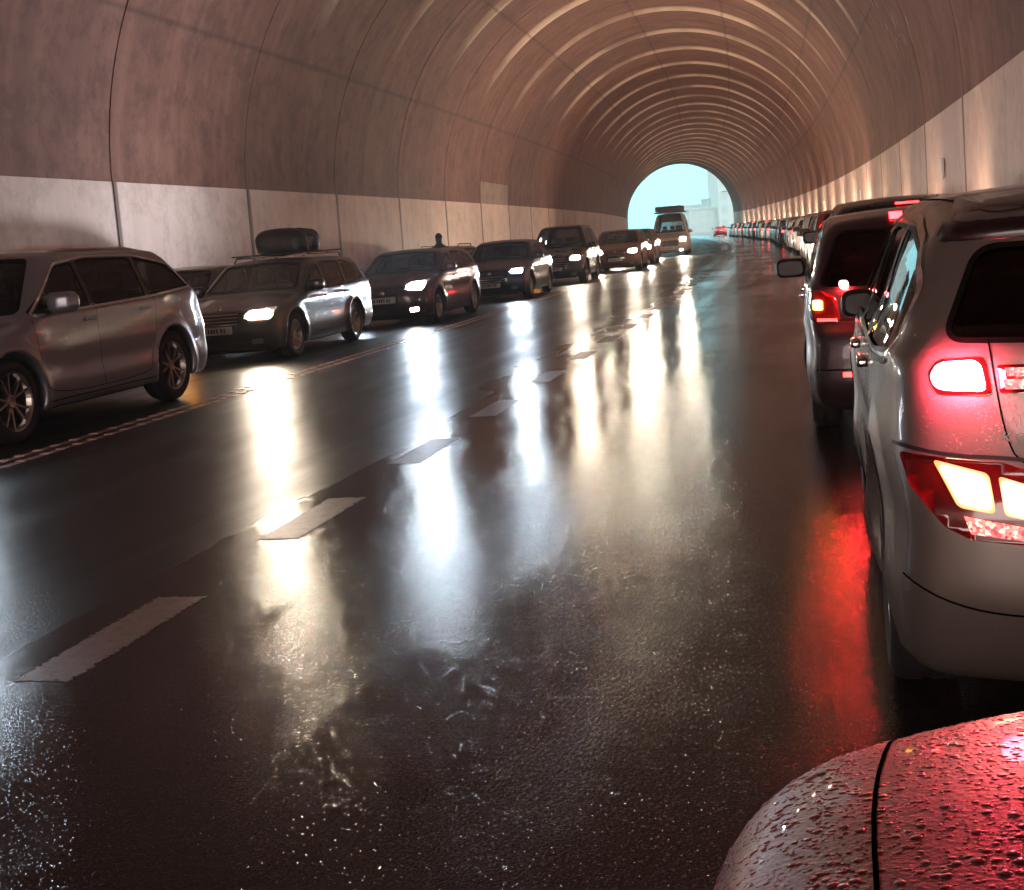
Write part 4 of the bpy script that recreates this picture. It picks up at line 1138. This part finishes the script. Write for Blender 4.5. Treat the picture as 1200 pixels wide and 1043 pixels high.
# --- champagne crossover right in front of us
cL = 4.30; hl = cL / 2
cs = dict(seal=.014, L=cL, W=1.82, H=1.50, hood=1.02, ws=(1.10, .42), roof_end=-1.55, wb=2.62, fo=.85, wr=.34, belt=(.96, 1.06), bot=.20, paint=beige, h=.026, cr=.16, rk=.09,
     xr=[(.15, -hl + .20), (.26, -hl + .06), (.45, -hl + .0), (.70, -hl + .0), (.80, -hl + .05), (.95, -hl + .09), (1.10, -hl + .12), (1.36, -hl + .36), (1.46, -hl + .34), (1.6, -hl + .36)],
     dlo=[(.85, 1.02), (.28, 1.35), (-.3, 1.385), (-1.15, 1.375), (-1.58, 1.32), (-1.78, 1.20), (-1.72, 1.06), (-1.3, 1.03)], pillars=[.02, -.86], tw=.22, spokes=5, seatz=.55, tum=.30,
     rear_z=(1.10, 1.325), rear_in=.085, rear_r=.055, chrome_dlo=M['chrome'], glass_rear=M['glass_dark'], glass_side=M['glass'], handle=M['chrome'], cladding=True, rear_door_x=-.95, mir_s=.72, mir_dz=-.07, mir_in=.12, mirmat=M['dark'])
suv1, B1, G = make_car('compact_suv', 'champagne grey compact SUV with blazing brake lamps, cut off by the right edge', 'suv', cs)
r = suv1
def bpatch(poly, name, m, off=.004, th=0., parent=None, s=1, h=.03, rp=None):
    q = round_poly(poly, rp, 5) if rp else poly
    if s < 0: q = mirror_poly(q)
    return patch(B1, q, 'B', off, h, th).build(name, m, parent or r, True)
M['roofblack'] = mat('darkened roof', (.012, .007, .008), .3, coat=.5, spec=.4, bump=(150, .3, .001))  # roof darkened in colour, since vault light leaves it grey
M['brick'] = mat('glowing red reflector', (.5, .05, .06), .2, coat=.8, emit=(1, .12, .10), es=2.2, bump=(120, .8, .004))  # light thrown back by the reflectors is put in as mottled glow
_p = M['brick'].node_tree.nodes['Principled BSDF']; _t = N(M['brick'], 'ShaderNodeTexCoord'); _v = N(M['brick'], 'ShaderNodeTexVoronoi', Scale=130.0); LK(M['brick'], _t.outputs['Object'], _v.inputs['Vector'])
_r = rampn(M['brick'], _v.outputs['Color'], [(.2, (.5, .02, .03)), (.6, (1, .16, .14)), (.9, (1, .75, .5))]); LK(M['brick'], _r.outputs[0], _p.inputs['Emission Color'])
M['rev'] = lamp('lit white lamp', (1, .80, .66), 50.)
M['orl'] = lamp('lit orange lamp', (1, .62, .32), 50.)
M['glow'] = lamp('painted lamp halo', (1, .26, .08), 2.5)  # orange halo around the lit lamps, painted as a glowing patch
for s in (1, -1):
    lt = bpatch([(.635, .962), (.765, .967), (.785, 1.017), (.76, 1.052), (.65, 1.057)], 'tail_lamp', M['lens_red_off'], .006, .01, None, s, .03, .02)
    bpatch([(.648, .972), (.757, .977), (.772, 1.012), (.75, 1.043), (.66, 1.047)], 'lit_bulb', M['brake_hot'], .036, .028, lt, s, .03, .02)
    lo = bpatch([(.855, .82), (.835, .74), (.76, .645), (.70, .615), (.30, .585), (.30, .70), (.44, .745), (.62, .80)], 'bumper_lamp', M['lens_red_off'], .008, .012, None, s, .03, .012)
    bpatch([(.782, .806), (.654, .774), (.643, .681), (.728, .694)], 'lamp_halo', M['glow'], .010, 0, lo, s, .03, .015)
    bpatch([(.768, .795), (.66, .766), (.65, .690), (.722, .703)], 'lit_indicator', M['orl'], .014, 0, lo, s, .03, .02)
    bpatch([(.634, .769), (.44, .709), (.33, .694), (.33, .621), (.624, .678)], 'lamp_halo', M['glow'], .010, 0, lo, s, .03, .012)
    bpatch([(.628, .760), (.44, .700), (.34, .685), (.34, .630), (.618, .686)], 'lit_reversing_lamp', M['rev'], .014, 0, lo, s, .03, .02)
    bpatch([(.715, .675), (.34, .612), (.34, .592), (.70, .632)], 'reflector_strip', M['brick'], .0135, 0, lo, s, .03)
    m_ = MB(); strip(B1, [(a * s, b) for a, b in [(.865, .84), (.74, .815), (.62, .812), (.52, .80), (.40, .745), (.26, .71)]], .010, 'B', .012, False, m_, .03); m_.build('bumper_lamp_trim', M['dark'], lo, True)
st = bpatch([(-.62, .967), (.62, .967), (.625, 1.037), (-.625, 1.037)], 'tailgate_light_bar', M['lens_red_off'], .005, .006, None, 1, .05, .01)
bpatch([(-.605, .977), (.605, .977), (.610, 1.001), (-.610, 1.001)], 'lit_strip', M['brick'], .011, 0, st, 1, .05)
bpatch([(-.60, 1.009), (.60, 1.009), (.605, 1.029), (-.605, 1.029)], 'reflector_strip', M['brick'], .011, 0, st, 1, .05)
def gp(BB, path, w, side, root, off=.0015): strip(BB, path, w, side, off, False, None, .03).build('panel_gap', M['gap'], root)
gp(B1, [(.64, 1.10), (.628, .98), (.61, .86), (.585, .80), (.45, .74), (-.45, .74), (-.585, .80), (-.61, .86), (-.628, .98), (-.64, 1.10)], .0045, 'B', r)
gp(B1, [(.86, .50), (.74, .44), (.60, .42), (.50, .43), (.40, .50), (.28, .54), (-.28, .54), (-.4, .50), (-.5, .43), (-.6, .42), (-.74, .44), (-.86, .50)], .006, 'B', r, .002)
bp = MB(); patch(B1, round_poly([(-.38, .24), (.38, .24), (.46, .36), (.34, .49), (-.34, .49), (-.46, .36)], .06, 4), 'B', .003, .05, 0, bp); bp.build('rear_valance', grey, r, True)
bp = MB(); strip(B1, [(-.8, .235), (.8, .235)], .10, 'B', .005, False, bp, .05); bp.build('bumper_trim', M['dark'], r, True)
pl = MB(); px = float(B1.XR(.42)); pl.box(px - .03, px, -.26, .26, .395, .505, .004); pl.build('number_plate', M['plate'], r)
sp = bpatch([(-.735, 1.342), (.735, 1.342), (.70, 1.40), (.62, 1.46), (-.62, 1.46), (-.70, 1.40)], 'roof_spoiler', M['roofblack'], .008, .02, None, 1, .04, .02)
patch(B1, round_poly([(-1.70, -.60), (-1.0, -.655), (.2, -.645), (.2, .645), (-1.0, .655), (-1.70, .60)], .06, 4), 'T', .004, .06).build('roof_panel', M['roofblack'], r, True)
# chrome script on the tailgate
fc = bpy.data.curves.new('tailgate_lettering', 'FONT'); fc.body = 'KONA'; fc.size = .036; fc.extrude = .002; fc.space_character = 1.25
fo = bpy.data.objects.new('tmp', fc); COL.objects.link(fo); dg = bpy.context.evaluated_depsgraph_get(); me = bpy.data.meshes.new_from_object(fo.evaluated_get(dg)); bpy.data.objects.remove(fo)
lt = link('tailgate_lettering', me, M['chrome'], r, False)
q, g, ok = B1.proj([to3('B', .62, .85)[0], to3('B', .40, .85)[0]], (1, 0, 0), 6, 160)
ang = math.atan2(q[1][0] - q[0][0], -(q[1][1] - q[0][1]))
lt.matrix_local = Matrix.Translation(tuple(q[0] + g[0] * .006)) @ Matrix(((math.sin(ang), .06, -1), (-math.cos(ang), 0, 0), (0, 1, .06))).to_4x4()
# high brake lamp, wiper, spoiler
bpatch([(-.15, 1.40), (.15, 1.40), (.15, 1.417), (-.15, 1.417)], 'high_brake_lamp', M['brake_hot'], .006)
wp = MB(); P0 = []
for a, b in ((0, 1.10), (.12, 1.14), (.30, 1.18), (.42, 1.20)):
    Q, gg, ok = B1.proj([to3('B', a, b)[0]], (1, 0, 0), 6, 160); P0.append(tuple(Q[0] + gg[0] * .03))
wp.tube(P0, .009, 6); wp.build('rear_wiper', M['dark'], r)
front_set(B1, r, cs, M['head_own'], lampy=(.5, .82), lampz=(.62, .76), grille=(.4, .5, .72), platez=.42, emblem=False)
place(r, 1.062, 5.34, 'away', -.006)

# --- second car of our lane
dkgrey = paint('dark violet grey paint', (.030, .020, .025), .4, .3)
mL = 4.3; hl = mL / 2
mp = dict(L=mL, W=1.78, H=1.47, hood=1.0, ws=(1.25, .5), roof_end=-1.7, wb=2.6, fo=.85, wr=.32, belt=(.97, .99), bot=.2, paint=dkgrey, h=.032, cr=.12,
     xr=[(.2, -hl + .12), (.35, -hl + .0), (.55, -hl + .0), (.72, -hl + .02), (.76, -hl + .10), (.95, -hl + .13), (1.25, -hl + .28), (1.38, -hl + .36), (1.6, -hl + .4)],
     dlo=[(.98, 1.0), (.35, 1.33), (-.3, 1.37), (-1.2, 1.35), (-1.65, 1.28), (-1.72, 1.02)], pillars=[.05, -.85], tw=.2, spokes=5, seatz=.5, tum=.22, seal=.016, rear_z=(.985, 1.33), rear_in=.055, glass_rear=M['glass_dark'], mir_s=.95, mir_dz=-.06, mirmat=M['dark'], handle=M['chrome'], chrome_dlo=M['chrome'])
c2, B2, G = make_car('hatchback', 'grey hatchback with a lit yellow indicator, partly hidden by the champagne compact SUV', 'hatchback', mp)
def b2(poly, name, m, off=.004, th=0., parent=None, s=1, h=.03, rp=None):
    q = round_poly(poly, rp, 3) if rp else poly
    if s < 0: q = mirror_poly(q)
    return patch(B2, q, 'B', off, h, th).build(name, m, parent or c2, True)
for s in (1, -1):
    lt = b2([(.66, .76), (.845, .78), (.855, .97), (.79, .98), (.68, .92)], 'tail_lamp', M['lens_red_off'], .005, .008, None, s, .04, .03)
    if s > 0:
        b2([(.77, .85), (.815, .85), (.815, .91), (.77, .91)], 'lit_indicator', M['amber'], .018, .012, lt, s, .03, .01)
    b2([(.605, .975), (.655, .975), (.655, 1.015), (.605, 1.015)], 'lit_brake_lamp', M['brake_c'], .03, .025, None, s, .03, .015)
    b2([(.68, .772), (.80, .775), (.80, .795), (.68, .79)], 'lit_tail_lamp', M['tail'], .010, 0, lt, s)
    b2([(.48, .43), (.66, .43), (.66, .46), (.48, .46)], 'bumper_reflector', M['tail'], .006, 0, None, s)  # no lamp: returned red light is put in as glow
m_ = MB(); strip(B2, [(-.66, .78), (.66, .78)], .022, 'B', .012, False, m_); m_.build('tailgate_trim', M['chrome'], c2, True)
gp(B2, [(-.82, .475), (.82, .475)], .010, 'B', c2)
b2([(.25, 1.385), (.33, 1.385), (.33, 1.415), (.25, 1.415)], 'high_brake_lamp', M['brake'], .02, .015, None, 1, .03)
pl = MB(); px = float(B2.XR(.55)); pl.box(px - .03, px, -.26, .26, .50, .61, .004); pl.build('number_plate', M['plate'], c2)
an = MB(); an.tube([(-1.3, 0, 1.46), (-1.36, 0, 1.52)], .006, 5); an.build('aerial', M['dark'], c2)
front_set(B2, c2, mp, M['head_q'], lampy=(.48, .80), lampz=(.66, .80), grille=(.34, .5, .7), platez=.4, emblem=False)
place(c2, .80, 8.25 + mL / 2, 'away', .0)

# --- the rest of the right queue, tail lamps toward us
def simple(name, label, cat, base, pnt, on, lampy, lampz, ind=None, **kw):
    p = dict(base); p.update(paint=pnt, h=.05, detail=0, **kw)
    r, B, G = make_car(name, label, cat, p)
    rear_set(B, r, p, lampy=lampy, lampz=lampz, on=on, ind=ind)
    z = p['hood'] - .26; front_set(B, r, p, M['head_q'], lampy=(.48, .80), lampz=(z - .07, z + .07), grille=(.34, z - .22, z), platez=z - .3, emblem=False); return r
qv = simple('minivan', 'black-roofed tall minivan ahead of the grey hatchback in the right queue', 'minivan', dict(suv, cladding=False, H=1.62, dlo=[(.90, 1.09), (.42, 1.44), (-.3, 1.50), (-1.3, 1.49), (-1.85, 1.42), (-1.98, 1.16), (-1.0, 1.12)]), black, M['tail'], (.60, .84), (1.0, 1.3))
place(qv, 1.05, 17.3, 'away')
qa = simple('saloon_car', 'white car in the right queue, fourth from us', 'car', hat, white, M['brake'], (.50, .78), (.78, .94))
place(qa, 1.05, 23.6, 'away')
qb = simple('suv', 'dark red SUV with lit tail lamps in the right queue, fifth from us', 'suv', cro, red, M['brake'], (.55, .80), (.86, 1.05), ind=(1,))
place(qb, 1.05, 29.8, 'away')
qc = simple('saloon_car', 'silver saloon in the right queue, sixth from us', 'saloon car', dkb, silver, M['brake'], (.50, .80), (.76, .92))
place(qc, 1.05, 36.2, 'away')
kids.clear()
for c in bpy.data.objects:
    if c.parent: kids.setdefault(c.parent.name, []).append(c)
rn = random.Random(11)
M['head_far'] = lamp('unseen far beam', (1, .80, .60), 950.)  # unseen beams, boosted to brighten the far vault
seq = [(qb, 'suv', white), (qa, 'hatchback', red), (qc, 'saloon car', white), (qa, 'hatchback', white), (qb, 'suv', silver), (qc, 'saloon car', black), (qa, 'hatchback', grey)]
names = {id(red): 'red', id(white): 'white', id(silver): 'silver', id(black): 'black', id(grey): 'grey'}
ords = ['seventh', 'eighth', 'ninth', 'tenth', 'eleventh', 'twelfth', 'thirteenth', 'fourteenth', 'fifteenth', 'sixteenth', 'seventeenth', 'eighteenth', 'nineteenth', 'twentieth', 'twenty-first', 'twenty-second', 'twenty-third', 'twenty-fourth', 'twenty-fifth']
y = 42.8
for i in range(19):
    src, cat, pn = seq[i % len(seq)]
    d_ = dup(src, '%s %s in the right queue, %s from us' % (names[id(pn)], cat, ords[i]), cat, 1.05 + rn.uniform(-.15, .15), y, 'away', pn, 'cars queuing far down the right lane', skip=('lit_indicator',) if i % 3 else ())
    relamp(d_, M['head_far'])
    y += 6.5 + rn.uniform(-.3, .8)
dup(qa, 'red car standing alone in the daylight just outside the far mouth', 'car', 1.2, 192, 'away', red, None, ('lit_indicator',))

# --- our own car: only the wing and bonnet show at the bottom right
oL = 4.4; hl = oL / 2
own = dict(L=oL, W=1.80, H=1.50, hood=1.08, ws=(1.02, .30), roof_end=-1.45, wb=2.62, fo=.88, wr=.325, belt=(.93, 1.02), bot=.18, paint=None, h=.024, cf=.42, rk=.11,
     top=[(-hl - .1, 1.35), (-1.45, 1.42), (0, 1.47), (.1, 1.46), (.30, 1.44), (1.02, 1.08), (1.25, 1.055), (1.6, 1.01), (1.9, .95), (2.05, .89), (2.2, .76)],
     xf=[(.15, hl - .12), (.3, hl - .02), (.45, hl), (.6, hl - .01), (.78, hl - .04), (.88, hl - .10), (1.0, hl - .2)],
     xr=[(.2, -hl + .14), (.35, -hl + .02), (.55, -hl), (.8, -hl + .03), (1.0, -hl + .1), (1.2, -hl + .3), (1.4, -hl + .52), (1.6, -hl + .65)],
     dlo=[(.72, .99), (.12, 1.32), (-.3, 1.355), (-.9, 1.34), (-1.3, 1.25), (-1.6, 1.10), (-.8, 1.03)], pillars=[-.1, -.95], tw=.21, mirror='R', seatz=.42, mir_x=.45)
M['own'] = mat('wet dark paint', (.12, .016, .019), .42, .75, .08, bump=(170, .5, .002), spec=.2)
own['paint'] = M['own']
oc, OB, G = make_car('passenger_car', 'wet dark car with rain-beaded bonnet and wing in the bottom right corner', 'car', own)
front_set(OB, oc, own, M['head_own'], grille=(.40, .45, .62), lampy=(.50, .80), lampz=(.58, .70), platez=.40)
rear_set(OB, oc, own)
OX, OY = .76, 1.68 - oL / 2
place(oc, OX, OY, 'away')
gp(OB, [(.92, .735), (1.3, .74), (1.6, .73), (1.85, .695), (1.98, .64), (2.05, .54), (2.075, 0), (2.05, -.54), (1.98, -.64), (1.85, -.695), (1.6, -.73), (1.3, -.74), (.92, -.735)], .004, 'T', oc)
# rain beads on bonnet and wing
M['water'] = mat('water on dark paint', (.36, .06, .068), .34, .6, 1.0)  # bead colour lightened to replace lamp light the facets miss
rn = random.Random(21); pts = []; rad = []
for k in range(12000):
    x = rn.uniform(1.15, 2.18); yy = rn.uniform(.25, .91); pts.append((x, yy)); rad.append(min(.0052, .0010 + rn.expovariate(1 / .0010)))
Q, g, ok = OB.proj([to3('T', a, b)[0] for a, b in pts], (0, 0, -1), 3.0, 100)
dm = MB(); V = []; F = []
for q, n, r_, k in zip(Q, g, rad, ok):
    if not k or n[2] < .12: continue
    n = Vector(n); a = n.orthogonal().normalized(); b = n.cross(a); c = Vector(q); base = len(V); ec = rn.uniform(.85, 1.2)
    m_ = 7
    for lev, (rr_, hh_) in enumerate(((1., -.05), (.80, .13), (.42, .22))):
        for i in range(m_):
            t = 2 * math.pi * i / m_ + lev * .4; V.append(tuple(c + (a * math.cos(t) * ec + b * math.sin(t)) * r_ * rr_ + n * r_ * hh_))
    V.append(tuple(c + n * r_ * .24))
    for lev in range(2):
        for i in range(m_): F.append((base + lev * m_ + i, base + lev * m_ + (i + 1) % m_, base + (lev + 1) * m_ + (i + 1) % m_, base + (lev + 1) * m_ + i))
    for i in range(m_): F.append((base + 2 * m_ + i, base + 2 * m_ + (i + 1) % m_, base + 3 * m_))
o = link('rain_beads', mesh('rain_beads', V, F), M['water'], oc); o['kind'] = 'stuff'

# --- person standing between the rows, seen over the red hatchback
def skin_body(name, verts, edges, rads, m, parent=None, root_i=0):
    me = bpy.data.meshes.new(name); me.from_pydata(verts, edges, []); o = bpy.data.objects.new(name, me); COL.objects.link(o)
    md = o.modifiers.new('s', 'SKIN'); sv = me.skin_vertices[0].data
    for i, r_ in enumerate(rads): sv[i].radius = (r_, r_) if not isinstance(r_, tuple) else r_
    sv[root_i].use_root = True
    o.modifiers.new('d', 'SUBSURF').levels = 1
    dg = bpy.context.evaluated_depsgraph_get(); nm = bpy.data.meshes.new_from_object(o.evaluated_get(dg)); bpy.data.objects.remove(o)
    return link(name, nm, m, parent)
pv = [(0, 0, .95), (0, 0, 1.2), (0, 0, 1.42), (0, .0, 1.55), (0, -.01, 1.64), (0, -.015, 1.72), (-.19, 0, 1.42), (-.25, 0, 1.15), (-.23, -.08, .92), (-.23, -.10, .84), (.19, 0, 1.42), (.25, 0, 1.15), (.23, -.08, .92), (.23, -.10, .84), (-.10, 0, .88), (-.11, -.01, .5), (-.11, .02, .09), (-.12, -.14, .04), (.10, 0, .88), (.11, -.01, .5), (.11, .02, .09), (.12, -.14, .04)]
pe = [(0, 1), (1, 2), (2, 3), (3, 4), (4, 5), (2, 6), (6, 7), (7, 8), (8, 9), (2, 10), (10, 11), (11, 12), (12, 13), (0, 14), (14, 15), (15, 16), (16, 17), (0, 18), (18, 19), (19, 20), (20, 21)]
pr = [(.16, .11), (.15, .11), (.15, .10), .055, .10, .10, .07, .05, .035, .035, .07, .05, .035, .035, .09, .06, .045, .035, .09, .06, .045, .035]
M['person'] = mat('dark clothing', (.02, .018, .022), .85)
ps = empty('person', (at_px(512, 31.5), 31.5, 0)); tag(ps, 'person in dark clothes standing beyond the dark red hatchback, head and shoulders above its roof', 'person')
skin_body('figure', pv, pe, pr, M['person'], ps)
hr = implicit('hair', lambda x, y, z: np.sqrt(x * x + (y - .01) ** 2 + ((z - 1.715) * .85) ** 2) - .092, (-.12, -.12, 1.68), (.12, .14, 1.86), .025, M['seal'], ps)
